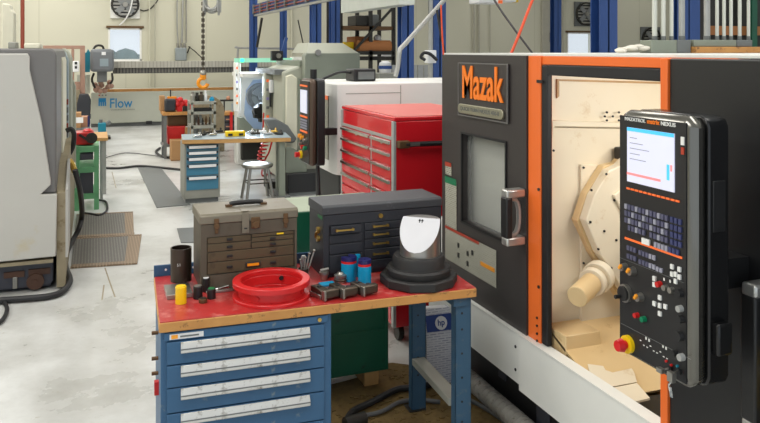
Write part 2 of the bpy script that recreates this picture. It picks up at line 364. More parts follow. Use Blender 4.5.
# hanging loop of cable top
lp = []
for i in range(17):
    a = PI+PI*i/16; lp.append((hx+.42*.3*math.cos(a)+.16, 14, 2.9+.13*math.sin(a)))
for j, (dx, dy) in enumerate(((0,0),(.03,.04),(-.03,-.04))):
    pass
cl = MB()
for dx, dy, dz in ((0,0,0),(.035,.05,.02),(-.03,-.05,.03),(.01,.08,-.03)):
    cl.tube([(hx+.06+dx, 14+dy, 5.5)]+[(x+dx, y+dy, zz+dz) for x, y, zz in lp]+[(hx+.27+dx, 14+dy, 5.5)], .02, 8, 2)
one(cl, 'cable_bundle', 'galv', 'looped bundle of grey cables hanging beside the hoist chain', 'cable', kind='stuff')
# ---- waterjet cutter with long corrugated beam
wj = thing('waterjet_cutter', 'long pale grey waterjet cutting table with blue lettering along the far wall', 'machine', (2.5, 20.9, 0))
x0 = gy(91, 100, 21.2).x
MB().box(x0, 4.6, 21.2, 23.2, .1, .93).build('tank', 'flow_grey', wj, bev=.02)
MB().box(x0, 4.6, 21.3, 23.1, 0, .1).build('tank_base', 'slate', wj)
MB().box(x0+.3, 4.6, 21.22, 21.36, .932, 1.0).build('wood_rail', 'wood_edge', wj)
a, b = gy(110, 108, 21.2), gy(132.5, 98, 21.2)
T('lettering', 'Flow', b.x-a.x, b.z-a.z, (a.x, 21.198, a.z), (1,0,0), 'flow_blue', wj, .006, .01)
T('small_lettering', 'waterjet.com', .6, .045, (a.x+.02, 21.198, a.z-.075), (1,0,0), 'slate', wj, .004)
a, b = gy(98.5, 106, 21.2), gy(106, 98, 21.2)
lg = MB(); lg.box(a.x, b.x, 21.188, 21.199, a.z+.1, b.z)
for i in range(4): lg.box(a.x+i*(b.x-a.x)/3.6, a.x+i*(b.x-a.x)/3.6+.035, 21.188, 21.199, a.z, a.z+.1)
lg.build('logo', 'flow_blue', wj)
for i, m in enumerate(('safety_red', 'slate', 'slate')):
    MB().box(a.x+i*.08, a.x+i*.08+.04, 21.19, 21.199, b.z+.06, b.z+.09).build('small_mark', m, wj)
MB().box(gy(146, 120, 21.2).x, gy(152, 120, 21.2).x, 21.17, 21.199, gy(146,124,21.2).z, gy(146,121,21.2).z).build('vent', 'near_black', wj)
# beam + bellows
a = gy(113, 61.5, 20.6); b = gy(250, 67, 20.6)
MB().box(a.x, b.x+.6, 20.6, 20.9, b.z, a.z).build('beam', 'corrugated', wj)
MB().box(a.x, b.x+.6, 20.65, 20.85, gy(180,73,20.6).z, b.z).build('bellows', 'bellows_dark', wj)
a, b = gy(90, 72, 20), gy(114, 49, 20)
MB().box(a.x, b.x, 20, 20.5, a.z, b.z).build('cutting_head_box', 'head_grey', wj, bev=.08)
MB().box(a.x+.23, a.x+.43, 19.98, 20.01, a.z+.14, a.z+.33).build('head_label', 'blue_grey', wj)
MB().box(a.x+.27, a.x+.37, 19.98, 20.01, a.z+.42, a.z+.5).build('head_logo', 'white', wj)
MB().box(gy(97,80,20.2).x, gy(107,80,20.2).x, 20.15, 20.5, gy(97,82,20.2).z, a.z).build('head_slide', 'slate', wj)
for pts in ([gy(94,73,20.3), gy(92,80,20.3), gy(95,88,20.3)], [gy(112,73,20.1), gy(112.5,80,20.1), gy(110,84,20.1)], [gy(92,52,20.2), gy(96,46,20.2), gy(102,46,20.2), gy(104,50,20.2)]): MB().tube(pts, .028).build('hose', 'iron', wj)
nb = MB()
for i in range(14): nb.sphere((gy(103,86,20.5).x+random.uniform(-.2,.2), 20.5+random.uniform(-.15,.15), gy(103,86,20.5).z+random.uniform(-.12,.12)), .07)
nb.build('nozzle_cluster', 'rust_pink', wj)
MB().prism([gy(82,72,20.3).xz, gy(90,72,20.3).xz, gy(90,52,20.3).xz, gy(88,49,20.3).xz, gy(86,53,20.3).xz, gy(82,51,20.3).xz], 'y', 20.2, 20.6).build('end_bracket', 'teal', wj)
MB().box(gy(77,92,20.8).x, gy(90,92,20.8).x, 20.9, 21.1, .93, gy(77,75,20.8).z).build('control_column', 'flow_grey', wj)
# rusty pink gantry frame and labelled white box
a = gy(43, 60, 19.5); b = gy(85, 45.5, 19.5)
fr = thing('gantry_frame', 'rust pink steel frame with rounded openings behind the left machine', 'frame', (a.x+.4, 19.6, 0))
fb = MB(); fb.box(a.x, b.x, 19.5, 19.7, gy(60,49,19.5).z, b.z); X1 = gy(74,60,19.5).x; X2 = gy(80,60,19.5).x
zq = gy(60,49,19.5).z; fb.box(a.x, a.x+.1, 19.5, 19.7, 0, zq); fb.box(X1-.06, X1+.0, 19.5, 19.7, 0, zq); fb.box(X2, b.x, 19.5, 19.7, 0, zq); fb.box(X1, X2, 19.5, 19.7, 0, gy(77,82,19.5).z)
fb.build('frame', 'rust_pink', fr, bev=.01)
a = gy(72.5, 72, 19.2); b = gy(79, 61, 19.2)
MB().box(a.x, b.x, 19.2, 19.48, a.z, b.z).build('outlet_box', 'white', fr, bev=.02)
MB().box(a.x+.05, a.x+.1, 19.18, 19.2, a.z+.08, a.z+.14).box(a.x+.05, a.x+.1, 19.18, 19.2, a.z+.18, a.z+.24).build('socket', 'near_black', fr)
a = gy(75, 90, 19.4); MB().box(X1+.02, X2, 19.35, 19.5, 0, a.z).build('panel', 'dirty_edge', fr)
# black bin + cartons behind the green cart
a = gy(77, 118, 19); b = gy(91, 94, 19)
t = MB().prism([(a.x-.02, 0), (b.x-.03, 0), (b.x, b.z-.15), (b.x-.06, b.z), (a.x+.05, b.z), (a.x, b.z-.2)], 'y', 18.9, 19.3)
one(t, 'storage_bin', 'box_black', 'tall black bin standing left of the pale cutting table', 'bin', bev=.02)
for k, (u0, v0, u1, v1, y, m, lb) in enumerate(((73,128,81,113,17,'cardboard','brown cardboard carton with a white label behind the green cart'), (81,128,88,117,17.2,'tan','darker brown carton right beside the labelled one behind the green cart'))):
    a, b = gy(u0, v0, y), gy(u1, v1, y)
    t = thing('cardboard_box', lb, 'box', (a.x+.1, y, a.z)); MB().box(a.x, b.x, y, y+.4, a.z, b.z).build('carton', m, t)
    if k == 0: MB().box(a.x+.06, a.x+.2, y-.005, y, a.z+.1, a.z+.22).build('label_sheet', 'white', t)
    else: MB().box(a.x+.13, a.x+.17, y-.01, y, a.z, a.z+.25).build('strap', 'navy', t)
cbz = gy(73,128,17).z
one(MB().box(gy(71,128,17).x, gy(90,128,17).x, 16.9, 17.7, cbz-.05, cbz-.005).box(gy(72,128,17).x, gy(73,128,17).x, 16.95, 17.6, 0, cbz-.05).box(gy(88,128,17).x, gy(89,128,17).x, 16.95, 17.6, 0, cbz-.05), 'side_table', 'slate', 'low dark table holding the cardboard cartons behind the green cart', 'table')
# teal pump on floor
a = gz(98, 129, .0)
t = thing('pump', 'small teal pump standing on the floor in front of the lettered tank', 'pump', (a.x+.2, 18.4, 0))
a, b = gy(98, 129, 18.3), gy(106, 123, 18.3)
MB().box(a.x, b.x, 18.3, 18.6, .06, b.z).build('body', 'teal', t, bev=.02)
MB().cyl((b.x, 18.45, b.z-.05), (b.x+.1, 18.45, b.z+.02), .05).cyl((a.x+.06, 18.45, b.z-.02), (a.x+.06, 18.45, b.z+.07), .04).build('fitting', 'slate', t)
MB().box(a.x-.05, b.x+.1, 18.25, 18.65, 0, .058).build('base', 'iron', t)
# ================================================================== LEFT: LARGE GREY MACHINE
lm = thing('machining_center', 'large light grey machine with dark grey corner panel cropped at the left edge', 'machine', (-1.2, 7.5, 0))
YF = 6.96
def py(u, v, y): p = gy(u, v, y); return (p.x, p.z)
XL = gy(56.5, 60, YF).x
zt = gy(50, 48.5, YF).z
dk = [(-2.4, gy(40,193,YF).z), py(56.5,193,YF), py(56.5,56,YF), py(54.8,51,YF), py(51,48.5,YF), (-2.4, zt)]
MB().prism(dk, 'y', YF, 9.2).build('column_cover', 'dark_grey_panel', lm, bev=.015)
lp_ = [(-2.4, gy(0,263,YF).z), py(56,255,YF), py(57.2,193.5,YF), py(41,193.5,YF), py(51,184,YF), py(51,180,YF), py(42,122,YF), py(30,70,YF), py(30,57,YF), py(28,53.5,YF), (-2.4, gy(28,53.5,YF).z)]
MB().prism(lp_, 'y', YF-.05, YF-.002).build('side_panel', 'stained_panel', lm, bev=.008)
MB().prism([(-2.4, gy(0,263,YF).z), (XL, gy(56,255,YF).z), (XL, gy(56,193.5,YF).z), (-2.4, gy(56,193.5,YF).z)], 'y', YF, 9.2).build('lower_body', 'grey_machine', lm)
# front (faces +X): sloping tray, cream pillar, grey-green pillar, window strip
MB().prism([(YF+.02, .02), (YF+.02, .83), (YF+.6, 1.02), (YF+1.9, 1.08), (YF+3.2, .98), (YF+3.2, .02)], 'x', XL, XL+.07).build('splash_tray', 'dirty_edge', lm)
MB().prism([(YF+.02, .27), (YF+.02, .85), (YF+.6, 1.04), (YF+.65, 1.02), (YF+.65, .27)], 'x', XL+.07, XL+.09).build('tray_panel', 'grey_machine', lm)
def pil(u0, u1, v1, y0, y1, nm, m, z0=.3):
    xa, xb = gy(u0, 100, y0).x, gy(u1, 100, y0).x; zz = gy(u1, v1, y0).z
    MB().prism([(xa, z0), (xb, z0), (xb, zz-.12), (xb-.03, zz-.04), (xb-.08, zz), (xa, zz)], 'y', y0, y1).build(nm, m, lm, bev=.01)
pil(54, 63, 49, 8.0, 9.0, 'front_pillar', 'cream_paint'); pil(60, 68, 49, 9.25, 9.6, 'window_frame', 'blue_grey', 1.0); pil(62, 71.5, 48.5, 9.65, 10.2, 'end_pillar', 'm_green', .3); pil(64, 76, 77, 10.22, 10.29, 'rear_cover', 'm_green', .3)
for i in range(6):
    a = gy(65.5, 101+i*8, 9.2); MB().box(a.x-.03, a.x+.03, 9.17, 9.24, a.z-.04, a.z+.02).build('switch', 'pipe_red' if i % 3 == 0 else 'slate', lm)
MB().tube([gy(66,131,8.6), gy(71,129,8.6), gy(74,134,8.6), gy(73,146,8.6), gy(69,154,8.6), gy(67,152,8.6)], .026).build('door_handle', 'near_black', lm)
MB().tube([gy(69,160,8.3), gy(72,164,8.3), gy(75,172,8.3)], .03).tube([gy(67,161,8.3), gy(70,163,8.3)], .035).build('brass_fitting', 'brass', lm)
# base
ba = MB(); zb = gy(0, 262, YF).z; xb = gy(57, 280, YF).x-.03
ba.prism([(-2.4, .03), (xb-.03, .03), (xb, .07), (xb, .25), (xb-.03, .27), (-2.4, .27)], 'y', YF+.06, 9.0); ba.box(-2.4, xb-.02, YF+.12, 9, 0, .03)
ba.build('base_casting', 'base_navy', lm, bev=.01)
MB().box(-2.4, xb, YF-.02, YF+.06, .245, .275).build('drip_edge', 'dirty_edge', lm)
MB().box(gy(3,268,YF).x, gy(24,268,YF).x, YF+.045, YF+.065, .13, .18).box(gy(28,268,YF).x, gy(50,268,YF).x, YF+.045, YF+.065, .135, .185).build('slot', 'rust', lm)
a = gy(35, 283, YF); MB().cyl((a.x, YF+.06, .085), (a.x, YF+.02, .085), .068, n=28).cyl((a.x, YF+.02, .085), (a.x, YF+.012, .085), .02).build('cap_wheel', 'rust', lm)
a = gy(14.5, 280, YF); MB().box(a.x-.018, a.x+.018, YF+.04, YF+.06, .035, .135).build('bracket', 'steel', lm, bev=.005)
# cream column standing behind + small boxes on top
a = gy(0, 3, 9.6)
t = MB().prism([(-1.6, 0), (gy(13.8,60,9.6).x, 0), (gy(13.8,12,9.6).x, gy(13.8,12,9.6).z), (gy(11,10,9.6).x, gy(11,10,9.6).z), (gy(10,4,9.6).x, gy(10,4,9.6).z), (gy(1.5,3,9.6).x, gy(1.5,3,9.6).z), (gy(.5,3,9.6).x, 1.4), (-1.6, 1.4)], 'y', 9.6, 9.9)
one(t, 'machine_column', 'cream_paint', 'tall cream column rising behind the large grey machine at far left', 'machine', bev=.02)
a, b = gy(8, 49, 8.3), gy(16, 42, 8.3); one(MB().box(a.x, b.x, 8.3, 8.6, zt+.001, b.z), 'electrical_box', 'rack_grey', 'small grey box on top of the large grey machine left of the rust pipe', 'box', bev=.01)
a, b = gy(24, 48, 8.3), gy(40, 43.5, 8.3); one(MB().box(a.x, b.x, 8.3, 8.7, zt+.001, b.z), 'top_cover', 'cream_paint', 'flat cream cover on top of the large grey machine right of the rust pipe', 'cover', bev=.01)
# cables on floor left
one(MB().tube([gy(75,170,7.6), gy(80,190,7.7), gz(82,214,.3), gz(79,228,.15), gz(73,240,.05), gz(66,255,.04), gz(66,268,.03), gz(70,280,.03), gz(64,290,.03), gz(50,296,.03), gz(20,299,.03), gz(-10,301,.03)], .026, 10), 'cable', 'cable_black', 'thick black cable hanging off the large grey machine and curling along the floor', 'cable')
one(MB().tube([gz(-6,304,.02), gz(3,302,.02), gz(7,308,.02), gz(5,316,.02), gz(0,322,.02), gz(-8,326,.02)], .016), 'cable', 'cable_black', 'short loop of black cable on the floor at the left photo edge', 'cable')
one(MB().tube([gz(99,200,.02), gz(106,202,.02), gz(107,210,.02), gz(100,215,.02), gz(92,214,.02), gz(84,213,.02)], .014), 'cable', 'cable_black', 'black cable looping on the floor beside the green cart', 'cable')
one(MB().tube([gz(104,168,.02), gz(120,168,.02), gz(140,166,.02), gz(165,168,.02), gz(184,170,.02)], .02), 'cable', 'cable_black', 'black cable crossing the floor toward the rear blue drawer cabinet', 'cable')
one(MB().tube([gz(104,158,.02), gz(125,153,.02), gz(150,155,.02), gz(172,158,.02)], .01), 'cable', 'cable_grey', 'thin grey cable crossing the floor farthest back near the long tank', 'cable')
# floor mats
def fmat(pts, split, label):
    t = thing('floor_mat', label, 'mat', ((pts[0][0]+pts[2][0])/2, (pts[0][1]+pts[2][1])/2, 0))
    P = [Vector((p[0], p[1], .001)) for p in pts]; A, B = P[0].lerp(P[1], split), P[3].lerp(P[2], split)
    MB().plate([P[0], A, B, P[3]], .012).build('mat_field', 'rubber_mat', t)
    if split < 1: MB().plate([A, P[1], P[2], B], .012).build('mat_end', 'rubber_mat_brown', t)
    MB().bar(P[0]+Vector((0,0,.008)), P[1]+Vector((0,0,.008)), .09, .016).build('mat_edge', 'rubber_mat_brown', t); MB().bar(P[3]+Vector((0,0,.008)), P[2]+Vector((0,0,.008)), .04, .016).build('mat_edge', 'rubber_mat_brown', t)
fmat(((-.2,7.64),(.39,7.57),(.49,8.66),(-.2,8.74)), .8, 'nearer of two studded rubber mats with a brown end beside the left machine')
fmat(((-.2,8.84),(.414,8.74),(.458,9.92),(-.2,10.0)), .85, 'farther of two studded rubber mats beside the left machine')
one(MB().plate([(.76,10.12,.001),(1.19,10.16,.001),(1.08,13.65,.001),(.71,13.67,.001)], .008), 'floor_mat', 'slate', 'long narrow smooth grey mat on the floor left of the rear drawer cabinet', 'mat')
one(MB().plate([(gz(181,243,0).x,gz(181,243,0).y,.001),(gz(200,243,0).x,gz(200,243,0).y,.001),(gz(200,229,0).x+.5,gz(200,229,0).y,.001),(gz(177,229,0).x,gz(177,229,0).y,.001)], .008), 'floor_mat', 'slate', 'plain grey mat on the floor partly hidden behind the worn grey toolbox', 'mat')
ck = MB()
for pts in ([(105,268),(109,280),(115,297)], [(104,285),(102,300)], [(112,172),(116,188)]):
    Q = [gz(u, v, .0) for u, v in pts]
    for p, q in zip(Q, Q[1:]): ck.bar(p+Vector((0,0,.0005)), q+Vector((0,0,.0005)), .012, .001)
o = struct(ck, 'floor_crack', 'dirty_edge'); o.name = 'trim_1'
# green cart with vise
gc = thing('green_cart', 'green steel shelf cart with dark trays beside the large grey machine', 'cart', (-.05, 10.4, 0))
gx0, gx1, gy0, gy1 = gy(74,200,10.3).x, gy(99,200,10.3).x, 10.3, 11.0; zc = gy(86,146,10.3).z
for X in (gx0, gx1-.06):
    for Yv in (gy0, gy1-.06): MB().box(X, X+.06, Yv, Yv+.06, 0, zc).build('leg', 'mint', gc)
for z in (.14, .14+(zc-.14)*.5, zc-.08): MB().box(gx0, gx1, gy0, gy1, z, z+.07).build('shelf', 'mint', gc)
MB().box(gx0+.07, gx1-.07, gy0+.03, gy1-.08, .212, .54).build('tray', 'charcoal_blue', gc); MB().box(gx0+.07, gx1-.07, gy0+.03, gy1-.08, .64, zc-.1).build('tray', 'charcoal_blue', gc)
t = thing('vise', 'dark red machine vise sitting on the green cart', 'vise', (-.05, 10.5, zc))
a = gy(75,144,10.4); b = gy(94,132,10.4)
MB().box(a.x, b.x, 10.4, 10.7, zc+.001, b.z).build('body', 'safety_red', t, bev=.02)
MB().cyl((a.x+.2, 10.4, zc+.09), (a.x+.2, 10.37, zc+.09), .07).bar((a.x+.05, 10.38, zc+.14), (b.x-.02, 10.38, zc+.03), .03).build('handle', 'iron', t)
MB().lathe([(0,0),(.05,.0),(.07,.01),(.04,.035),(0,.04)], (a.x+.15, 10.5, b.z)).build('knob', 'ring_red', t)
# small bench beside it
t = thing('small_bench', 'narrow grey-legged bench with a wooden top right of the green cart', 'bench', (.15, 10.9, 0))
a, b = gy(90,139,10.9), gy(108,139,10.9); zz = gy(100,138,10.9).z
MB().box(a.x, b.x, 10.9, 11.7, zz-.04, zz+.0).build('top', 'wood', t)
for u in (101.5, 105):
    X = gy(u,160,10.95).x; MB().box(X-.02, X+.02, 10.95+(u-101)*.1, 11.0+(u-101)*.1, 0, zz-.04).build('leg', 'galv', t)
MB().box(gy(90,139,11).x, gy(91,139,11).x, 11.5, 11.55, 0, zz-.04).build('leg', 'galv', t)
# ================================================================== CENTRE BACK
# cart with orange-wood top
Yc = 14.6
t = thing('parts_bench', 'small workbench with orange wooden top far back behind the rear blue drawers', 'bench', (1.6, Yc, 0))
a, b = gy(163,113,Yc), gy(203,113,Yc); zc2 = gy(180,112,Yc).z; bx = a.x
MB().box(a.x, b.x, Yc, Yc+.6, zc2-.06, zc2).build('top', 'wood_edge', t)
for X in (a.x+.02, a.x+.55, b.x-.07):
    for Yv in (Yc+.02, Yc+.53): MB().box(X, X+.05, Yv, Yv+.05, 0, zc2-.06).build('leg', 'slate', t)
MB().box(a.x, b.x, Yc+.03, Yc+.57, .22, .26).build('shelf', 'slate', t)
def bx_(u0, v0, u1, v1, y, d, name, m, label, cat, z=None, bev=.01, group=None):
    a, b = gy(u0, v0, y), gy(u1, v1, y)
    return one(MB().box(a.x, b.x, y, y+d, a.z if z is None else z, b.z), name, m, label, cat, group, bev=bev)
bx_(160,112,165,96,Yc+.3,.25,'carton','cardboard','reddish brown carton at the left end of the orange-topped bench','box', zc2+.001)
bx_(165,112,176,99,Yc+.05,.2,'tool_case','box_black','black hard case standing on the orange-topped bench','case', zc2+.001, .03)
t = thing('desk_tray', 'tray of yellow and purple oddments behind the black case on the orange-topped bench', 'tray', (1.4, Yc+.4, zc2))
a, b = gy(166,112,Yc+.45), gy(178,97,Yc+.45)
MB().box(a.x, b.x, Yc+.45, Yc+.58, zc2+.001, b.z-.03).build('body', 'safety_red', t); MB().box(a.x+.03, a.x+.2, Yc+.46, Yc+.56, b.z-.03, b.z+.01).build('yellow_pad', 'amber', t); MB().box(a.x+.22, b.x, Yc+.46, Yc+.56, b.z-.03, b.z-.01).build('purple_pad', 'lilac', t)
MB().cyl((a.x+.09, Yc+.5, b.z), (a.x+.09, Yc+.5, b.z+.14), .012).build('antenna', 'near_black', t)
for (u0, v0, u1, v1, lb) in ((177,106,182,98,'red rag bundled behind the black case on the orange-topped bench'), (185.5,107,191,101,'red spray bottle lying at the right end of the orange-topped bench')):
    a, b = gy(u0, v0, Yc+.15), gy(u1, v1, Yc+.15); r = MB()
    for i in range(6): r.sphere((a.x+(b.x-a.x)*i/5, Yc+.15+random.uniform(-.03,.03), a.z+(b.z-a.z)*random.uniform(.2,.8)), .06)
    r.box(a.x, b.x, Yc+.1, Yc+.2, zc2+.001, (a.z+b.z)/2)
    one(r, 'rag' if 'rag' in lb else 'spray_bottle', 'ring_red', lb, 'rag' if 'rag' in lb else 'bottle')
bx_(183,112,189,106,Yc+.08,.1,'fixture','iron','small dark metal fixture on the front of the orange-topped bench','tool', zc2+.001)
bx_(168,125,189,116,Yc+.2,.3,'storage_box','brown_metal','dark brown box hanging under the orange bench top','box', gy(168,127,Yc+.2).z)
a, b = gy(168,137,Yc+.08), gy(186,126,Yc+.08); X0, X1_ = a.x, b.x
one(MB().prism([(X0,.261),(X1_-.05,.261),(X1_,b.z),(X0-.02,b.z)], 'y', Yc+.08, Yc+.45), 'tub', 'safety_red', 'dark red plastic tub on the lower shelf of the orange-topped bench', 'tub', bev=.02)
bx_(185,135,194,127,Yc+.02,.05,'carton','cardboard','small tan carton propped against the orange-topped bench on its shelf','box', .262)
bx_(171,152,186,140,Yc-.3,.28,'drum_box','cardboard','yellowish carton on the floor below the red tub','box', 0.0)
one(MB().tube([gz(160,148,.02), gz(156,152,.02), gz(164,157,.02), gz(180,158,.02), gz(186,160,.02)], .025), 'cable', 'cable_black', 'black cable coiled on the floor under the orange-topped bench', 'cable')
# grey shelf cart
Ys = 13.6
t = thing('shelf_cart', 'grey steel shelf cart loaded with parts behind the rear workbench', 'cart', (2.0, Ys, 0))
a, b = gy(191,104,Ys), gy(216,104,Ys); zs_ = gy(200,103,Ys).z
for X in (a.x, b.x-.04):
    for Yv in (Ys, Ys+.5): MB().box(X, X+.04, Yv, Yv+.04, 0, zs_).build('leg', 'rack_grey', t)
for v in (104.5, 114.5, 128.5, 150): z = gy(200,v,Ys).z; MB().box(a.x, b.x, Ys, Ys+.54, z, z+.05).build('shelf', 'rack_grey', t)
bx_(194,113.5,212,108,Ys+.08,.2,'parts_tray','near_black','black tray on the upper shelf of the grey cart','tray', gy(200,114.5,Ys).z+.052)
z2 = gy(200,128.5,Ys).z+.052
for i, (u, w, m) in enumerate(((195,2.2,'dark_steel'),(199,2.5,'rust'),(203,2.2,'iron'),(206.5,2.4,'brown_metal'),(210,2.2,'dark_steel'))):
    a1, b1 = gy(u-w/2,120,Ys+.1), gy(u+w/2,118.5+i%3,Ys+.1)
    one(MB().cyl(((a1.x+b1.x)/2, Ys+.15, z2), ((a1.x+b1.x)/2, Ys+.15, b1.z), (b1.x-a1.x)/2).cyl(((a1.x+b1.x)/2, Ys+.15, b1.z), ((a1.x+b1.x)/2, Ys+.15, b1.z+.04), (b1.x-a1.x)/4), 'tool_holder', m, 'dark tool holder standing in the row on the middle shelf of the grey cart', 'tool holder', 'tool holders on the middle shelf of the grey cart')
for i, (u, h, m, lb) in enumerate(((193,9,'steel','grey chuck piece at left end on top of the grey cart'),(197.5,8,'iron','dark round fixture second from left on top of the grey cart'),(201.5,9,'dark_steel','tall dark fixture in the middle on top of the grey cart'),(206,10,'white','white upright cylinder on top of the grey cart'),(212,4,'cyan','small blue tin on the right on top of the grey cart'))):
    a1 = gy(u,104,Ys+.12); r = .045 if m != 'white' else .03
    one(MB().lathe([(0,0),(r,0),(r,h*.012),(r*.6,h*.014),(r*.6,h*.019),(0,h*.019)], (a1.x, Ys+.14+.05*(i%2), zs_+.052 if False else gy(200,104.5,Ys).z+.051), 16), 'fixture' if m != 'cyan' else 'tin', m, lb, 'tool' if m != 'cyan' else 'tin')
# arched guard behind
ar = MB(); pts = []
for i in range(13):
    a_ = PI*(1-i/12*.75); pts.append((2.45+.45*math.cos(a_), .95+.45*math.sin(a_)))
cx = gy(208,100,15.3).x; cz = gy(208,112,15.3).z; R1 = .33
outer = [(cx+R1*math.cos(PI*(1-i/12)), cz+R1*math.sin(PI*(1-i/12))) for i in range(13)]
ar.prism([(cx-R1,0)]+outer+[(cx+R1,0)], 'y', 15.3, 15.5)
one(ar, 'arched_guard', 'dirty_edge', 'brownish arched machine guard rising behind the grey shelf cart', 'guard', bev=.01)
# dark parts drawers with wood slab & red stand
Yd = 16.8
a, b = gy(218,134,Yd), gy(239,115,Yd); bt = gz(218,160,0)
t = thing('parts_cabinet', 'black cabinet of small drawers under a wooden slab behind the yellow case', 'cabinet', ((a.x+b.x)/2, Yd, 0))
MB().box(a.x, b.x, Yd, Yd+.45, 0, b.z).build('body', 'near_black', t)
for i in range(4):
    z = b.z-.13-i*.16; d = MB().box(a.x+.03, b.x-.03, Yd-.012, Yd-.001, z, z+.11).build('drawer', 'charcoal_blue', t)
    MB().box((a.x+b.x)/2-.06, (a.x+b.x)/2+.06, Yd-.03, Yd-.013, z+.03, z+.055).build('handle', 'tan', d)
one(MB().box(a.x-.02, b.x+.02, Yd-.02, Yd+.45, b.z+.001, b.z+.07), 'wood_slab', 'wood_edge', 'thick wooden slab lying on top of the black parts cabinet', 'board')
MB().box(gy(230,120,Yd-.06).x, gy(232.5,120,Yd-.06).x, Yd-.075, Yd-.031, gy(230,135,Yd).z, b.z+.075).build('red_strap', 'ring_red', t)
tp = MB(); zz = b.z+.0715; q1 = gy(222,100,Yd+.2); q2 = gy(237,100,Yd+.2)
st_ = thing('drill_fixture', 'dark metal fixture with a curved arm and brass fittings above the wooden slab', 'tool', (q1.x+.1, Yd+.2, zz))
MB().box(q1.x-.04, q2.x, Yd+.17, Yd+.25, q1.z-.03, q1.z+.01).build('bar', 'iron', st_); MB().cyl((q2.x-.02, Yd+.2, zz), (q2.x-.02, Yd+.2, q1.z+.12), .022).cyl((q1.x+.05, Yd+.2, zz), (q1.x+.05, Yd+.2, q1.z), .016).build('post', 'iron', st_)
MB().sphere((q1.x+.14, Yd+.2, q1.z+.04), .05).build('brass_knob', 'tan', st_); MB().cyl((q2.x-.1, Yd+.15, zz), (q2.x-.1, Yd+.15, q1.z-.08), .04).build('glass_jar', 'blue_grey', st_)
# rear workbench
rb = thing('rear_workbench', 'wooden-topped rear workbench on grey steel legs beside the lathe', 'workbench', (1.8, 10.1, 0))
zr = .86
pA, pB = gz(181,138.5,zr), gz(292,136,zr)
P4 = [Vector((1.09,10.2,zr-.055)), Vector((2.50,9.95,zr-.055)), Vector((2.58,10.62,zr-.055)), Vector((1.15,10.87,zr-.055))]
MB().plate(P4, .053).build('worktop', 'wood', rb, bev=.004)
MB().plate([p+Vector((0,0,.0545)) for p in P4], .003).build('top_sheet', 'blue_grey', rb)
for p in (Vector((2.4,10.06,0)), Vector((2.46,10.5,0))): MB().box(p.x-.04, p.x+.04, p.y-.03, p.y+.03, 0, zr-.057).build('leg', 'm_green_dark', rb)
MB().box(1.14, 1.18, 10.35, 10.8, 0, zr-.057).build('leg', 'galv', rb); MB().box(2.33, 2.5, 9.98, 10.6, 0, .06).build('foot', 'slate', rb)
# drawers under it
rc = thing('drawer_cabinet', 'teal blue five-drawer cabinet with white pulls under the rear workbench', 'cabinet', (1.4, 10.3, 0))
cx0, cx1, cy0 = gy(184.5,170,10.26).x, gy(220,170,10.26).x, 10.26
MB().box(cx0, cx1, cy0, cy0+.52, .06, .795).build('body', 'rack_grey', rc, bev=.006)
MB().box(cx0+.02, cx1-.02, cy0+.03, cy0+.5, 0, .06).build('plinth', 'slate', rc)
vs = [146, 154, 160, 172, 183.5, 194]
tops = [gy(200,v,cy0).z for v in (144.5,150.5,156.5,163.5,175.5,190)]
for i in range(5):
    d = MB().box(cx0+.025, cx1-.025, cy0-.012, cy0-.001, tops[i+1]+.006, tops[i]-.004).build('drawer', 'drawer_blue', rc)
    MB().prism([(cx0+.03, tops[i]-.012), (cx1-.03, tops[i]-.012), (cx1-.03, tops[i]-.03), (cx1-.06, tops[i]-.055), (cx0+.06, tops[i]-.055), (cx0+.03, tops[i]-.03)], 'y', cy0-.03, cy0-.0125).build('handle', 'near_black', d)
    MB().box(cx0+.055, cx1-.055, cy0-.045, cy0-.031, tops[i]-.048, tops[i]-.012).build('label_strip', 'white', d)
# things on the rear bench
a, b = gz(226,137,zr+.002), gz(246,136.5,zr+.002)
t = thing('level_case', 'yellow plastic case with black latches lying on the rear workbench', 'case', ((a.x+b.x)/2, a.y, zr))
MB().box(a.x, b.x, a.y, a.y+.12, zr+.001, zr+.075).build('shell', 'yellow', t, bev=.012)
MB().box(a.x+.03, a.x+.09, a.y-.006, a.y, zr+.015, zr+.045).build('latch', 'near_black', t); MB().box(b.x-.09, b.x-.03, a.y-.006, a.y, zr+.015, zr+.045).build('latch', 'near_black', t)
rl = [(198,138,'chrome','bright clamp lying at the left front of the rear workbench'),(203,136,'iron','dark steel clamp beside the bright one on the rear workbench'),(208,134,'dark_steel','brownish vise jaw farther back on the rear workbench'),(213,136,'chrome','shiny steel bar end in the middle of the rear workbench left of the yellow case'),(219,133,'iron','black gauge just left of the yellow case on the rear workbench'),
      (251,134,'chrome','shiny micrometer right of the yellow case on the rear workbench'),(256,135,'iron','black-handled wrench right of the shiny micrometer on the rear workbench'),(262,133,'white','white plastic bottle lying on the rear workbench'),(268,135,'chrome','chrome air gun near the right end of the rear workbench'),(274,133,'brass','brass fitting near the right end of the rear workbench'),(279,135,'iron','dark tool at the right corner of the rear workbench')]
for i, (u, v, m, lb) in enumerate(rl):
    p = gz(u, v, zr+.002); an = random.uniform(-.8,.8); d = Vector((math.cos(an), math.sin(an), 0))*.06
    q = p+Vector((0,0,.022)); k = MB().cyl(q-d, q+d, .018).cyl(q+d*.4, q+d*.4+Vector((.01,.03,.045)), .014)
    k.cyl(q-d*1.4, q-d, .009)
    one(k, lb.split()[1] if False else 'hand_tool', m, lb, 'tool')
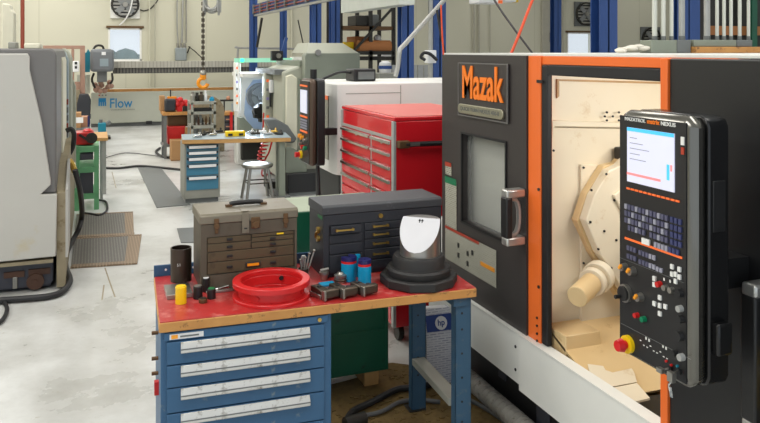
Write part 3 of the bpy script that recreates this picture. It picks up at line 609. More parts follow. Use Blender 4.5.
# red coil hose hanging
cl = MB(); cp = []; p0 = gy(263, 139, 11.3)
for i in range(90):
    a_ = i/90*2*PI*8; cp.append((p0.x+.055*math.cos(a_)*1.0+.03*math.sin(i/14), 11.3+.055*math.sin(a_), p0.z+.06-i/90*.44))
cl.tube(cp, .011, 6, 1); cl.tube([(p0.x, 11.3, p0.z+.06), (p0.x+.01, 11.3, p0.z+.4)], .011)
one(cl, 'air_hose', 'safety_red', 'red coiled air hose hanging behind the rear workbench', 'hose')
one(MB().tube([gy(272,141,11.35), gy(269,152,11.35), gy(265,160,11.35), gz(262,175,.03), gz(272,172,.03), gz(268,165,.03)], .014), 'air_hose', 'safety_red', 'straight red hose drooping right of the coiled one behind the rear workbench', 'hose')
# stool
sc_ = Vector((2.1, 10.24, 0)); zst = gz(257, 165.5, 0)
st = thing('stool', 'round metal shop stool with grey seat in front of the rear workbench', 'stool', sc_)
zh = gy(257,164,sc_.y).z
MB().lathe([(0,zh-.045),(.17,zh-.05),(.205,zh-.04),(.218,zh-.015),(.208,zh+.006),(.18,zh+.012),(.14,zh+.002),(0,zh-.004)], sc_, 32).build('seat', 'steel', st)
for k in range(4):
    a_ = PI/4+k*PI/2; MB().cyl(sc_+Vector((.17*math.cos(a_),.17*math.sin(a_),zh-.045)), sc_+Vector((.26*math.cos(a_),.26*math.sin(a_),.0)), .02).build('leg', 'steel', st)
rg = [sc_+Vector((.215*math.cos(PI/4+k*PI/2), .215*math.sin(PI/4+k*PI/2), .24)) for k in range(4)]
r_ = MB()
for k in range(4): r_.cyl(rg[k], rg[(k+1)%4], .009)
r_.build('foot_rail', 'dark_steel', st)
# ---- lathe with lit chamber
lt = thing('cnc_lathe', 'grey-green lathe with an open lit chamber and glowing green light bar', 'machine', (3, 12, 0))
Yn = 10.9
A = lambda u, v, y=Yn: (gy(u,v,y).x, gy(u,v,y).z)
MB().prism([(gy(283,100,Yn).x, .1), (3.7,.1), (3.7, gy(330,62,Yn).z), A(303,62), A(300,66), A(283,72)], 'y', Yn, 12.4).build('body', 'm_green', lt, bev=.03)
MB().prism([A(285,150), A(297,150), A(297,78), A(291,74), A(285,76)], 'y', Yn-.05, Yn-.002).build('door_pillar', 'cream_paint', lt, bev=.02)
MB().prism([A(297,160), A(303,160), A(303,80), A(297,78)], 'y', Yn-.035, Yn-.002).build('pillar_trim', 'm_green_dark', lt, bev=.01)
MB().box(A(299,62)[0], A(321,62)[0], Yn-.03, 12.4, gy(310,66,Yn).z, gy(310,61,Yn).z).build('top_cap', 'm_green_dark', lt)
MB().box(A(276,75)[0], A(292,75)[0], Yn+.1, 12.4, gy(280,75,Yn).z, gy(280,70,Yn).z).build('top_plate', 'slate', lt)
# chamber: far wall, ceiling, floor
Yh = 13.4
B = lambda u, v: (gy(u,v,Yh).x, gy(u,v,Yh).z)
hs = MB(); hs.prism([B(237,165), B(237,76), B(243,75), (3.6, B(243,75)[1]), (3.6, B(243,165)[1])], 'y', Yh, Yh+.3); hs.build('headstock_wall', 'white_machine', lt, bev=.02)
MB().prism([B(250,128), B(244,114), B(246,90), B(253,80), B(266,79), B(276,86), B(278,118), B(270,130)], 'y', Yh-.03, Yh-.001).build('lit_recess', 'chamber_lit_wall', lt)
cc = gy(259, 96, Yh)
ck = MB()
for r, dy in ((.24,.12),(.18,.2),(.08,.26)): ck.cyl((cc.x, Yh-.03, cc.z), (cc.x, Yh-.03-dy, cc.z), r, n=28)
for k in range(3):
    a_ = .5+k*2*PI/3; ck.bar((cc.x+.05*math.cos(a_), Yh-.26, cc.z+.05*math.sin(a_)), (cc.x+.2*math.cos(a_), Yh-.26, cc.z+.2*math.sin(a_)), .07)
ck.build('chuck', 'head_grey', lt)
tr = MB(); tc_ = gy(258, 112, 12.6)
tr.cyl((tc_.x+.05, 12.5, tc_.z), (tc_.x+.05, 12.75, tc_.z), .13, n=10)
for k in range(7):
    a_ = k*2*PI/7; tr.box(tc_.x+.05+.13*math.cos(a_)-.03, tc_.x+.05+.13*math.cos(a_)+.03, 12.42, 12.55, tc_.z+.13*math.sin(a_)-.03, tc_.z+.13*math.sin(a_)+.03)
tr.build('turret', 'near_black', lt)
MB().box(gy(243,78,12.9).x-.1, 3.5, 12.4, Yh, gy(260,76,12.9).z, gy(260,74,12.9).z+.03).build('chamber_roof', 'white_machine', lt)
MB().prism([(2.85,.1),(2.85,.8),(3.5,.9),(3.5,.1)], 'y', 12.41, Yh-.13).build('bed', 'slate', lt)
MB().box(2.75, 3.1, 12.9, 12.96, gy(260,78,12.9).z-.04, gy(260,78,12.9).z-.01).build('work_light', 'chamber_glow', lt)
# near door edge with buttons, far control edge
for (u0, u1, v0, v1, y, nm, m) in ((235,241,112,62,12.9,'far_panel','white_machine'),(265,273,137,73,11.6,'near_panel','m_green')):
    a, b = gy(u0,v0,y), gy(u1,v1,y); pn = MB().box(a.x, b.x, y, y+.18, a.z, b.z).build(nm, m, lt, bev=.02)
    for i, mm in enumerate(('orange_glow','slate','lilac','slate','orange_glow','amber')):
        z = b.z-(b.z-a.z)*(.12+.14*i); MB().box(a.x+.02, a.x+.06, y-.015, y-.001, z-.02, z+.02).build('button', mm, pn)
MB().box(gy(270,90,11.5).x, gy(274,90,11.5).x, 11.5, 11.6, gy(270,93,11.5).z, gy(270,80,11.5).z).build('handset', 'white', lt, bev=.015)
MB().box(gy(270,103,11.55).x, gy(271.5,103,11.55).x, 11.55, 11.59, gy(270,107,11.5).z, gy(270,93,11.5).z).build('dark_label', 'near_black', lt)
MB().prism([A(262,118), A(272,117), A(284,124), A(293,137), A(290,141), A(276,141), A(268,130)], 'y', Yn-.25, Yn-.02).build('chip_tray', 'slate', lt, bev=.02)
MB().prism([A(239,118,13), A(243,117,13), A(262,138,13), A(262,142,13), A(239,142,13)], 'y', 12.95, 13.2).build('chip_guard', 'm_green_dark', lt)
MB().box(gy(238,160,13.6).x, gy(265,160,13.6).x, 13.25, 13.38, .1, gy(243,140,13.3).z).build('chip_bin', 'iron', lt, bev=.02)
MB().box(gy(268,190,Yn).x, gy(285,190,Yn).x, Yn+.0, Yn+.3, 0, .099).build('foot', 'iron', lt)
a, b = gy(235,62.5,12.6), gy(292,58,12.6)
MB().box(a.x, b.x, 12.6, 12.68, a.z, b.z).build('light_bar', 'led_green', lt); MB().cyl((a.x+.12,12.599,(a.z+b.z)/2),(a.x+.12,12.59,(a.z+b.z)/2),.035).build('green_lamp', 'led_spot', lt)
MB().cyl((a.x+.08, 12.66, gy(236,112,12.9).z), (a.x+.08, 12.66, a.z), .02).build('bar_post', 'white', lt)
MB().box(b.x, b.x+.38, 12.5, 12.75, a.z-.03, b.z+.02).build('bar_end', 'white_machine', lt)
a = gy(277,57,12.0); MB().box(a.x-.08, a.x+.1, 12, 12.12, a.z-.06, a.z+.1).build('camera_head', 'near_black', lt); MB().cyl((a.x+.02, 11.99, a.z+.02), (a.x+.02, 11.95, a.z+.02), .04).build('camera_lens', 'steel', lt)
MB().bar((a.x+.1, 12.06, a.z+.05), (a.x+.17, 12.06, a.z+.32), .05, .04).build('camera_bracket', 'post_blue', lt)
# interior lamp of that lathe
L = bpy.data.lights.new('chamber_lamp', 'AREA'); L.size = .5; L.energy = 22; L.color = (.7,.84,1)
o = bpy.data.objects.new('chamber_lamp', L); C.objects.link(o); o.location = (gy(252,85,12.9).x, 12.9, gy(252,82,12.9).z); o.rotation_euler = (math.radians(-60)+PI/2*0, 0, 0)
# ---- grey machine (upper block) behind
G = lambda u, v: (gy(u,v,10.7).x, gy(u,v,10.7).z)
MB().prism([G(305,100), G(360,100), G(360,53), G(307,53), G(305,56)], 'y', 10.7, 10.89).build('top_cabinet', 'm_green_dark', lt, bev=.01)
z1 = G(310,53)[1]; z2_ = z1+.15; b_ = MB(); x0_, x1_ = G(307,53)[0], G(359,53)[0]
vv = [b_.bm.verts.new(p) for p in ((x0_,10.72,z1),(x1_,10.72,z1),(x1_,11.6,z1),(x0_,11.6,z1),(x0_+.07,10.9,z2_),(x1_-.2,10.9,z2_),(x1_-.2,11.5,z2_),(x0_+.07,11.5,z2_))]
for q in ((4,5,6,7),(0,1,5,4),(1,2,6,5),(2,3,7,6),(3,0,4,7),(0,3,2,1)): b_.bm.faces.new([vv[i] for i in q])
b_.build('top_hood', 'm_green', lt)
a = gy(318,52.5,10.68); MB().cyl((a.x, 10.699, a.z), (a.x, 10.66, a.z), .045).build('hood_knob', 'steel', lt)
# ================================================================== WHITE MACHINE + PENDANT
wm = thing('white_machine', 'white enclosed machine with a rounded front corner behind the red tool cabinet', 'machine', (3, 6.7, 0))
zt3 = 1.76
MB().prism([(2.06,6.3),(3.6,6.3),(3.6,7.15),(1.99,7.15),(1.98,6.95),(1.985,6.4),(2.01,6.33)], 'z', .94, zt3).build('enclosure', 'white_machine', wm, bev=.018)
MB().prism([(2.03,6.34),(3.6,6.34),(3.6,7.1),(2.03,7.1)], 'z', 0, .939).build('lower_body', 'near_black', wm, bev=.01)
MB().box(2.08, 2.60, 6.297, 6.3, 1.66, 1.666).build('seam', 'rack_grey', wm)
MB().box(2.60, 2.606, 6.297, 6.3, .95, zt3-.03).build('seam', 'rack_grey', wm)
a = gx(329,100,1.98)
MB().box(1.975, 1.983, 6.5, 6.6, gx(329,160,1.98).z, gx(329,96,1.98).z).build('printed_strip', 'printed_text', wm); MB().box(1.972, 1.976, 6.5, 6.6, gx(329,100,1.98).z, gx(329,96,1.98).z).build('orange_mark', 'orange_glow', wm)
a, b = gy(347,82,6.6), gy(375,69,6.6)
cb = thing('work_lamp', 'black box lamp with a curved arm resting on top of the white machine', 'lamp', (2.35, 6.55, zt3))
a, b = gy(356,79,6.5), gy(376,69,6.5)
MB().box(a.x-.02, b.x, 6.5, 6.75, zt3+.001, zt3+.115).build('housing', 'black_plastic', cb, bev=.012); MB().box(a.x+.02, b.x-.02, 6.49, 6.499, zt3+.02, zt3+.09).build('face', 'slate', cb)
MB().tube([(a.x, 6.6, zt3+.08), (a.x-.12, 6.6, zt3+.085), (a.x-.24, 6.62, zt3+.04), (a.x-.30, 6.64, zt3+.008)], .012).build('arm', 'near_black', cb)
def pendant(root, xf, yl, yr, zb, zt, dep, body, rim):
    """control pendant whose front faces -X; yl is its far edge, yr its near edge"""
    r = .035
    MB().prism([(yr+r*.3,zb+r*.3),(yr+r,zb),(yl-r,zb),(yl-r*.3,zb+r*.3),(yl,zb+r),(yl,zt-r),(yl-r*.3,zt-r*.3),(yl-r,zt),(yr+r,zt),(yr+r*.3,zt-r*.3),(yr,zt-r),(yr,zb+r)], 'x', xf+.07, xf+dep).build('housing', body, root, bev=.006)
    MB().prism([(yr+r*.3,zb+r*.3),(yr+r,zb),(yl-r,zb),(yl-r*.3,zb+r*.3),(yl,zb+r),(yl,zt-r),(yl-r*.3,zt-r*.3),(yl-r,zt),(yr+r,zt),(yr+r*.3,zt-r*.3),(yr,zt-r),(yr,zb+r)], 'x', xf+.004, xf+.07).build('bezel', rim, root, bev=.026)
    return MB().prism([(yr+.022,zb+.02),(yl-.012,zb+.02),(yl-.012,zt-.02),(yr+.022,zt-.02)], 'x', xf, xf+.006).build('face_plate', 'near_black', root)
wp = thing('control_pendant', 'smaller control pendant with orange trim in front of the white machine', 'control panel', (1.8, 6.25, 0))
pendant(wp, 1.72, 6.52, 6.2, 1.05, 1.80, .14, 'near_black', 'rim_brown')
MB().cyl((1.8, 6.36, 1.8), (1.8, 6.36, 1.88), .03).build('top_mount', 'near_black', wp)
MB().box(1.86, 2.02, 6.33, 6.39, 1.3, 1.36).build('arm', 'near_black', wp)
MB().box(1.712, 1.719, 6.27, 6.48, 1.5, 1.70).build('screen', 'screen_glow', wp)
for z in (1.73, 1.46, 1.33): MB().box(1.712, 1.719, 6.26, 6.49, z, z+.015).build('orange_line', 'orange_glow', wp)
for j in range(4):
    for i in range(6): MB().box(1.712, 1.719, 6.27+i*.036, 6.295+i*.036, 1.36+j*.023-.0, 1.375+j*.023).build('key', 'key_grey', wp)
for (yy, zz, m) in ((6.47,1.29,'amber'),(6.4,1.28,'amber'),(6.3,1.27,'steel'),(6.45,1.22,'steel'),(6.38,1.2,'pure_red'),(6.3,1.2,'green_button')): MB().cyl((1.719,yy,zz),(1.69,yy,zz),.018).build('knob', m, wp)
es = MB().cyl((1.719,6.46,1.125),(1.70,6.46,1.125),.035).build('stop_collar', 'yellow', wp); MB().cyl((1.70,6.46,1.125),(1.66,6.46,1.125),.024).build('stop_button', 'pure_red', wp)
one(MB().tube([(1.84, 6.36, 1.045), (1.86, 6.36, .5), (1.88, 6.4, .03)], .015), 'cable', 'cable_black', 'black cable dropping straight down beneath the smaller control pendant', 'cable')
# dark box & cabinet at its foot
a, b = gz(288,197,0), gz(300,203,0)
tb = thing('coolant_tank', 'black coolant tank on the floor beneath the smaller control pendant', 'tank', (2.9, 10.5, 0))
xx0 = gy(287,185,10.3).x
MB().box(xx0, 3.35, 10.25, 10.6, .05, .315).build('tank', 'near_black', tb, bev=.01)
MB().box(xx0+.02, 3.3, 10.27, 10.58, 0, .049).build('foot', 'slate', tb)
one(MB().prism([(xx0,.317),(xx0,gy(287,147,10.5).z),(xx0+.1,gy(287,147,10.5).z),(gy(304,155,10.5).x,gy(304,155,10.5).z),(gy(304,155,10.5).x,.317)], 'y', 10.35, 10.5), 'guard_panel', 'm_green_dark', 'dull green-grey guard panel standing on the black coolant tank', 'panel')
# ================================================================== RED TOOL CABINET
rd = thing('tool_cabinet', 'tall glossy red rolling tool cabinet with chrome drawer pulls', 'tool cabinet', (2.2, 5.4, 0))
X0, Xb, Ya, Yb_ = 1.93, 2.75, 4.80, 5.97
MB().box(X0+.01, Xb, Ya, Yb_, .13, 1.555).build('body', 'red_gloss', rd, bev=.006)
MB().box(X0+.005, Xb, Ya-.003, Yb_+.003, 1.557, 1.585).build('lid', 'red_gloss', rd, bev=.006)
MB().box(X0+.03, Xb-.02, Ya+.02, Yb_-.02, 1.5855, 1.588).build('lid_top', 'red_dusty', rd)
MB().box(X0-.004, X0+.02, Ya-.004, Ya+.035, .13, 1.555).build('corner_post', 'silver_paint', rd, bev=.004); MB().box(X0-.004, X0+.02, Yb_-.03, Yb_+.004, .13, 1.555).build('corner_post', 'silver_paint', rd, bev=.004)
Ymid = 5.24
MB().box(X0-.002, X0+.012, Ymid-.012, Ymid+.012, .5, 1.44).build('divider', 'silver_paint', rd)
MB().box(X0-.003, X0+.01, Ya+.03, Yb_-.03, 1.425, 1.445).build('trim_strip', 'silver_paint', rd)
def rdr(y0, y1, z0, z1):
    d = MB().box(X0-.006, X0+.009, y0, y1, z0, z1).build('drawer', 'red_gloss', rd, bev=.003)
    MB().prism([(X0-.008, z1-.004), (X0-.022, z1-.01), (X0-.024, z1-.026), (X0-.018, z1-.028), (X0-.008, z1-.024)], 'y', y0+.004, y1-.004).build('handle', 'chrome', d)
    return d
zrow = [1.42, 1.335, 1.24, 1.145, 1.05, .95]
for i in range(5):
    rdr(Ymid+.015, Yb_-.035, zrow[i+1]+.005, zrow[i]); rdr(Ya+.04, Ymid-.015, zrow[i+1]+.005, zrow[i])
MB().box(X0-.006, X0+.009, Ya+.04, Yb_-.035, .88, .94).build('middle_rail', 'red_gloss', rd)
for z0, z1 in ((.66,.865),(.42,.65),(.18,.41)): rdr(Ya+.04, Yb_-.035, z0, z1)
for y in (5.55, 5.0): MB().cyl((X0-.009, y, 1.395), (X0-.016, y, 1.395), .014).build('lock', 'steel', rd)
MB().cyl((X0-.009, 5.4, .80), (X0-.016, 5.4, .80), .018).build('lock', 'steel', rd)
MB().tube([(2.0, Ya-.045, 1.40), (2.55, Ya-.045, 1.395)], .018).build('push_handle', 'near_black', rd)
for X in (2.0, 2.55): MB().box(X-.05, X+.03, Ya-.06, Ya-.002, 1.375, 1.425).build('handle_bracket', 'brown_metal', rd, bev=.006)
MB().box(2.03, 2.1, Ya-.068, Ya-.06, 1.39, 1.41).build('bracket_label', 'steel', rd)
for X in (2.02, 2.6):
    for Yv in (4.92, 5.85): MB().cyl((X-.02, Yv, .055), (X+.02, Yv, .055), .055).box(X-.025, X+.025, Yv-.03, Yv+.03, .09, .129).build('caster', 'iron', rd)
MB().box(X0-.01, X0-.004, Ya+.0, Ya+.03, .3, .5).build('paper_tag', 'paper', rd)
# ================================================================== MAIN LATHE (right)
mz = thing('turning_center', 'big charcoal and orange lathe with an open door showing its cream chamber', 'machine', (2.8, 3.2, 0))
X = 2.1
MB().box(2.16, 4.3, 4.28, 4.36, .32, 2.02).build('end_wall', 'charcoal', mz)
MB().box(2.14, 4.3, 3.30, 4.28, 1.97, 2.02).build('roof_left', 'charcoal', mz)
MB().box(2.105, 4.3, .6, 4.36, 2.021, 2.031).build('top_ledge', 'skirt_white', mz)
# sliding door with window
def frame_yz(mb, y0, y1, z0, z1, hy0, hy1, hz0, hz1, xa, xb):
    mb.box(xa, xb, y0, y1, z0, hz0); mb.box(xa, xb, y0, y1, hz1, z1); mb.box(xa, xb, y0, hy0, hz0, hz1); mb.box(xa, xb, hy1, y1, hz0, hz1)
wy0, wy1, wz0, wz1 = 3.545, 4.055, 1.02, 1.545
d_ = MB(); frame_yz(d_, 3.34, 4.34, .575, 2.02, wy0, wy1, wz0, wz1, 2.08, 2.14)
door = d_.build('sliding_door', 'charcoal', mz, smooth=False)
MB().box(2.112, 2.118, wy0, wy1, wz0, wz1).build('window_pane', 'door_glass', door)
g = MB(); frame_yz(g, wy0-.012, wy1+.012, wz0-.012, wz1+.012, wy0, wy1, wz0, wz1, 2.072, 2.085); g.build('window_gasket', 'rubber_black', door, smooth=False)
MB().box(2.165, 2.185, 3.34, 4.27, .6, 1.96).build('inner_panel', 'glass_back_lit', mz)  # pale panel colour stands in for the lit interior behind the glass
MB().box(2.068, 2.079, 3.505, 4.09, 1.655, 1.975).build('name_plate', 'charcoal', door, bev=.004)
e = MB(); frame_yz(e, 3.505, 4.09, 1.655, 1.975, 3.512, 4.083, 1.661, 1.969, 2.0655, 2.0679); e.build('plate_border', 'dark_grey_panel', door, smooth=False)
a, b = gx(463,104,2.066), gx(505,67,2.066)
T('logo_lettering', 'Mazak', a.y-b.y-.01, .195, (2.066, a.y+.0, 1.762), (0,-1,0), 'orange_letter', door, .006, .018)
r = .028; yl, yr, zc_ = 4.07, 3.535, 1.70
o = MB().prism([(yr+r+r*math.cos(t_), zc_+r*math.sin(t_)) for t_ in [PI/2+PI*i/8 for i in range(9)]]+[(yl-r+r*math.cos(t_), zc_+r*math.sin(t_)) for t_ in [-PI/2+PI*i/8 for i in range(9)]], 'x', 2.054, 2.067).build('model_badge', 'plate_metal', door, bev=.003)
T('badge_lettering', 'QUICK TURN NEXUS 450-II', .46, .026, (2.0535, 4.035, zc_-.013), (0,-1,0), 'slate', door, .001)
# stickers
def sticker(y0, y1, z0, z1, m='printed_text', nm='sticker', x=2.078): return MB().box(x-.002, x, y0, y1, z0, z1).build(nm, m, door, smooth=False)
sticker(4.13, 4.285, .945, 1.25); sticker(4.13, 4.285, 1.215, 1.255, 'green_button', 'green_strip', 2.0755); sticker(4.2, 4.285, 1.268, 1.34, 'printed_text'); sticker(4.2, 4.285, 1.32, 1.345, 'red_strip', 'red_mark', 2.0755)
sticker(3.645, 4.285, .735, .94); sticker(3.84, 4.285, .927, .943, 'red_strip', 'red_strip', 2.0755); sticker(3.66, 3.82, .815, .838, 'amber', 'amber_strip', 2.0755)
for (yy, zz) in ((4.1,.86),(4.1,.8),(3.98,.84),(3.98,.78),(3.92,.86)): sticker(yy-.012, yy+.012, zz-.015, zz+.015, 'near_black', 'pictogram', 2.0755)
# door handle (D-pull)
def dpull(yc, z0, z1, par, xo=1.965):
    k = xo-1.965
    MB().box(xo, 2.079, yc-.03, yc+.03, z1-.045, z1).build('handle_bracket', 'satin', par, bev=.01)
    MB().box(xo, 2.079, yc-.03, yc+.03, z0, z0+.045).build('handle_bracket', 'satin', par, bev=.01)
    MB().box(xo-.003, xo+.035, yc-.031, yc+.031, z0+.04, z1-.04).build('grip', 'near_black', par, bev=.008)
    MB().tube([(xo+.027, yc, z1-.045), (2.035, yc, z1-.06), (2.052, yc, z1-.1), (2.055, yc, (z0+z1)/2), (2.052, yc, z0+.1), (2.035, yc, z0+.06), (xo+.027, yc, z0+.045)], .014).build('inner_loop', 'satin', par)
dpull(3.37, 1.045, 1.335, door)
# orange frame & black gasket
MB().box(2.09, 2.16, 3.225, 3.338, .5, 2.02).build('orange_pillar', 'mazak_orange', mz, bev=.003)
MB().box(2.095, 2.125, 3.172, 3.224, .58, 1.975).build('door_seal', 'rubber_black', mz, bev=.006)
MB().box(2.10, 2.16, 2.0, 3.225, 1.978, 2.02).build('orange_header', 'mazak_orange', mz, bev=.003)
MB().box(2.095, 2.125, 2.347, 3.171, 1.925, 1.977).build('header_seal', 'rubber_black', mz, bev=.006)
MB().box(2.065, 2.16, 2.307, 2.346, .5, 2.018).build('orange_edge', 'mazak_orange', mz, bev=.003)
MB().box(2.075, 2.16, .6, 2.306, .5, 2.018).build('right_door', 'near_black', mz, bev=.006)
for z in (1.35, .86): MB().cyl((2.088, 3.235, z), (2.083, 3.235, z), .008).build('screw', 'near_black', mz)
for z in (.62,.66,.7,.585): MB().cyl((2.088, 3.25, z), (2.083, 3.25, z), .006).build('screw', 'near_black', mz)
MB().box(2.083, 2.089, 3.20, 3.25, 1.885, 1.90).build('latch_pin', 'near_black', mz)
# skirt and base
MB().box(2.06, 2.10, 3.38, 4.5, .315, .57).box(2.06, 2.10, .6, 3.379, .285, .57).build('skirt', 'skirt_white', mz, smooth=False)
MB().box(2.055, 2.12, .6, 4.5, .571, .578).build('skirt_lip', 'skirt_white', mz)
for z in (.50,.38): MB().cyl((2.059, 3.41, z), (2.056, 3.41, z), .008).build('screw', 'near_black', mz)
MB().box(2.2, 4.2, .6, 4.5, .0, .31).build('base', 'near_black', mz)
for (y0, y1, z0, z1) in ((3.74,3.82,.16,.22),(3.30,3.42,.06,.2),(2.95,3.07,.06,.2)):
    MB().box(2.19, 2.199, y0, y1, z0, z1).build('vent_plate', 'charcoal_blue', mz, bev=.003)
MB().box(2.11, 2.2, 4.37, 4.5, .58, .95).build('side_box', 'skirt_white', mz, bev=.008)
# chamber
YH = 3.26
MB().box(2.13, 3.6, YH, YH+.06, .36, 1.97).build('headstock_wall', 'chamber_cream', mz)
MB().box(3.6, 3.66, 1.0, YH+.06, .36, 1.97).build('chamber_back_wall', 'chamber_cream', mz)
MB().box(2.2, 3.66, 1.0, 1.06, .5, 1.97).build('chamber_right_wall', 'chamber_cream', mz)
MB().box(2.17, 3.66, 1.0, YH+.06, 1.972, 1.99).build('chamber_roof', 'chamber_cream', mz)
MB().box(2.13, 3.66, 1.0, YH, .32, .35).build('chamber_floor', 'chamber_tan', mz)
V = lambda u, v, y=YH: (gy(u,v,y).x, gy(u,v,y).z)
MB().prism([V(556,79), V(664,82), V(664,84), V(558,81), V(558,96), V(556,98)], 'y', YH-.012, YH-.001).build('upper_seam', 'seam_stain', mz)
MB().prism([V(549,120), V(665,124), V(665,128), V(552,126), V(549,140)], 'y', YH-.03, YH-.001).build('weld_step', 'chamber_cream', mz, bev=.004)
# flat plate behind the octagon
MB().prism([V(579,320), V(579,164), V(668,168), V(668,340)], 'y', YH-.02, YH-.001).build('backing_plate', 'chamber_cream', mz, bev=.002)
sc = MB()
for (u, v) in ((581,167),(581,262),(581,325),(581,334),(585,330),(604,112),(604,120),(610,116),(616,112),(616,120),(602,116),(618,116),(551,150)):
    x, z = V(u, v); sc.cyl((x, YH-.026, z), (x, YH-.02, z), .006, n=8)
sc.build('bolt_pattern', 'near_black', mz)
# octagonal spindle housing
Yo = YH-.13
O = lambda u, v, y=Yo: (gy(u,v,y).x, gy(u,v,y).z)
outer = [(700,145),(632,145),(617,163),(604,166),(586,194),(577,221),(592,254),(607,277),(620,300),(700,310)]
MB().prism([O(*p, YH-.07) for p in outer], 'y', YH-.07, YH-.021).build('housing_rear', 'chamber_tan', mz, bev=.004, smooth=False)
inner = [(700,152),(634,152),(620,166),(609,171),(594,196),(586,221),(600,254),(612,272),(624,292),(700,300)]
MB().prism([O(*p) for p in inner], 'y', Yo, YH-.071).build('housing_front', 'chamber_cream', mz, bev=.006, smooth=False)
MB().prism([O(612,195), O(626,184), O(640,196), O(640,214), O(622,214)], 'y', Yo-.018, Yo-.001).build('cover_plate', 'chamber_cream', mz, bev=.003)
cx_, cz_ = O(654, 232)
ck = MB()
ck.cyl((cx_, Yo-.001, cz_), (cx_, Yo-.05, cz_), .185, n=40); ck.build('chuck_flange', 'dark_steel', mz)
ck = MB().cyl((cx_, Yo-.051, cz_), (cx_, Yo-.16, cz_), .155, n=40)
for k in range(3):
    a_ = 1.2+k*2*PI/3; ck.bar((cx_+.03*math.cos(a_), Yo-.18, cz_+.03*math.sin(a_)), (cx_+.14*math.cos(a_), Yo-.18, cz_+.14*math.sin(a_)), .05)
ck.build('chuck', 'steel', mz)
sc = MB()
for (u, v) in ((591,190),(590,222),(598,249),(611,268),(604,231),(627,190),(614,200),(616,240),(606,174)):
    x, z = O(u, v); sc.cyl((x, Yo-.006, z), (x, Yo+.0, z), .006, n=8)
sc.build('housing_bolts', 'near_black', mz)
# nozzle block, upper
x, z = V(611,152); MB().box(x, x+.14, YH-.2, YH-.02, z-.035, z+.03).build('nozzle_block', 'iron', mz, bev=.008)
# tool-eye cylinder, lower left
p0 = gy(577,297,Yo-.10); p1 = gy(603,272,Yo+.04); dv = (p1-p0)
MB().cyl(p0, p0+dv*.55, .052, n=28).build('probe_barrel', 'chamber_tan', mz, bev=.004)
MB().cyl(p0+dv*.55, p0+dv*.66, .07, n=28).cyl(p0+dv*.74, p0+dv*.9, .078, n=28).cyl(p0+dv*.5, p0+dv*1.2, .05).build('probe_collar', 'chamber_cream', mz, bev=.004)
# lower sheet metal
MB().plate([(2.14,YH-.002,.66),(3.55,YH-.002,.66),(3.55,2.78,.48),(2.14,2.78,.48)], .012).build('lower_guard', 'chamber_tan', mz)
MB().prism([(2.14,.66),(2.34,.66),(2.36,.55),(2.36,.40),(2.14,.40)], 'y', 3.08, 3.24).build('corner_block', 'chamber_tan', mz, bev=.004)
sl = MB()
prof = [gy(580,333,3.23), gy(617,330,3.23), gy(620,345,3.12), gy(626,360,3.0), gy(634,372,2.88), gy(637,382,2.8), gy(594,390,2.8)]
sl.bm.faces.new([sl.bm.verts.new(p) for p in prof]); g_ = bmesh.ops.extrude_face_region(sl.bm, geom=sl.bm.faces[:]); 
for v in [k for k in g_['geom'] if isinstance(k, bmesh.types.BMVert)]: v.co += Vector((.01,.02,-.02))
sl.build('chip_slide', 'chamber_cream', mz)
MB().plate([gy(594,391,2.79), gy(637,383,2.79), gy(650,398,2.62), gy(620,405,2.62)], .008).build('chip_flap', 'chamber_cream', mz)
MB().box(2.14, 3.5, 1.1, 2.76, .36, .47).build('chip_conveyor', 'iron', mz)
L = bpy.data.lights.new('chamber_lamp', 'AREA'); L.shape = 'RECTANGLE'; L.size = .9; L.size_y = .12; L.energy = 12; L.color = (1,.97,.92)
o = bpy.data.objects.new('chamber_lamp', L); C.objects.link(o); o.location = (2.75, 2.35, 1.93); o.rotation_euler = (math.radians(38), 0, 0)
# far-right door pull with air line
dpull(1.855, .80, 1.29, mz, 1.99)
ag = thing('air_gun', 'yellow air gun with a black hose hanging beside the right-hand door pull', 'air gun', (1.99, 1.85, .9))
MB().box(2.03, 2.06, 1.74, 1.80, .86, 1.06).build('gun_body', 'yellow', ag, bev=.012)
MB().cyl((2.045, 1.801, 1.0), (2.045, 1.815, 1.0), .018).build('ring', 'chrome', ag)
MB().cyl((2.005, 1.855, .745), (2.005, 1.855, .797), .02).build('brass_fitting', 'brass', ag)
MB().tube([(2.005, 1.855, .75), (2.005, 1.855, .55), (2.0, 1.85, .3), (1.96, 1.85, .1), (1.9, 1.7, .03)], .024).build('hose', 'cable_black', ag)
# ================================================================== MAIN PENDANT
mp = thing('control_pendant', 'large black control pendant with a lit screen and red stop button on the lathe', 'control panel', (1.8, 2.0, 0.99))
xf, yl, yr = 1.72, 2.166, 1.818; zb, ztp = .99, 1.842
pendant(mp, xf, yl, yr, zb, ztp, .152, 'black_gloss', 'rim_metal')
MB().box(xf+.085, xf+.135, yr-.003, yr+.002, 1.48, 1.64).build('side_hatch', 'black_plastic', mp, bev=.002)
MB().box(xf+.08, xf+.14, yr-.028, yr+.002, 1.10, 1.20).build('side_clip', 'black_gloss', mp, bev=.008)
MB().box(1.88, 2.074, 1.93, 2.03, 1.25, 1.35).build('mounting_arm', 'near_black', mp)
xk = xf-.0015
def pk(u, v): p = gx(u, v, xf); return p.y, p.z
def kb(name, u0, v0, u1, v1, m, th=.003, par=None):
    y0, z0 = pk(u0, v0); y1, z1 = pk(u1, v1)
    return MB().box(xf-th, xf-.0002, min(y0,y1), max(y0,y1), min(z0,z1), max(z0,z1)).build(name, m, par or mp, smooth=False)
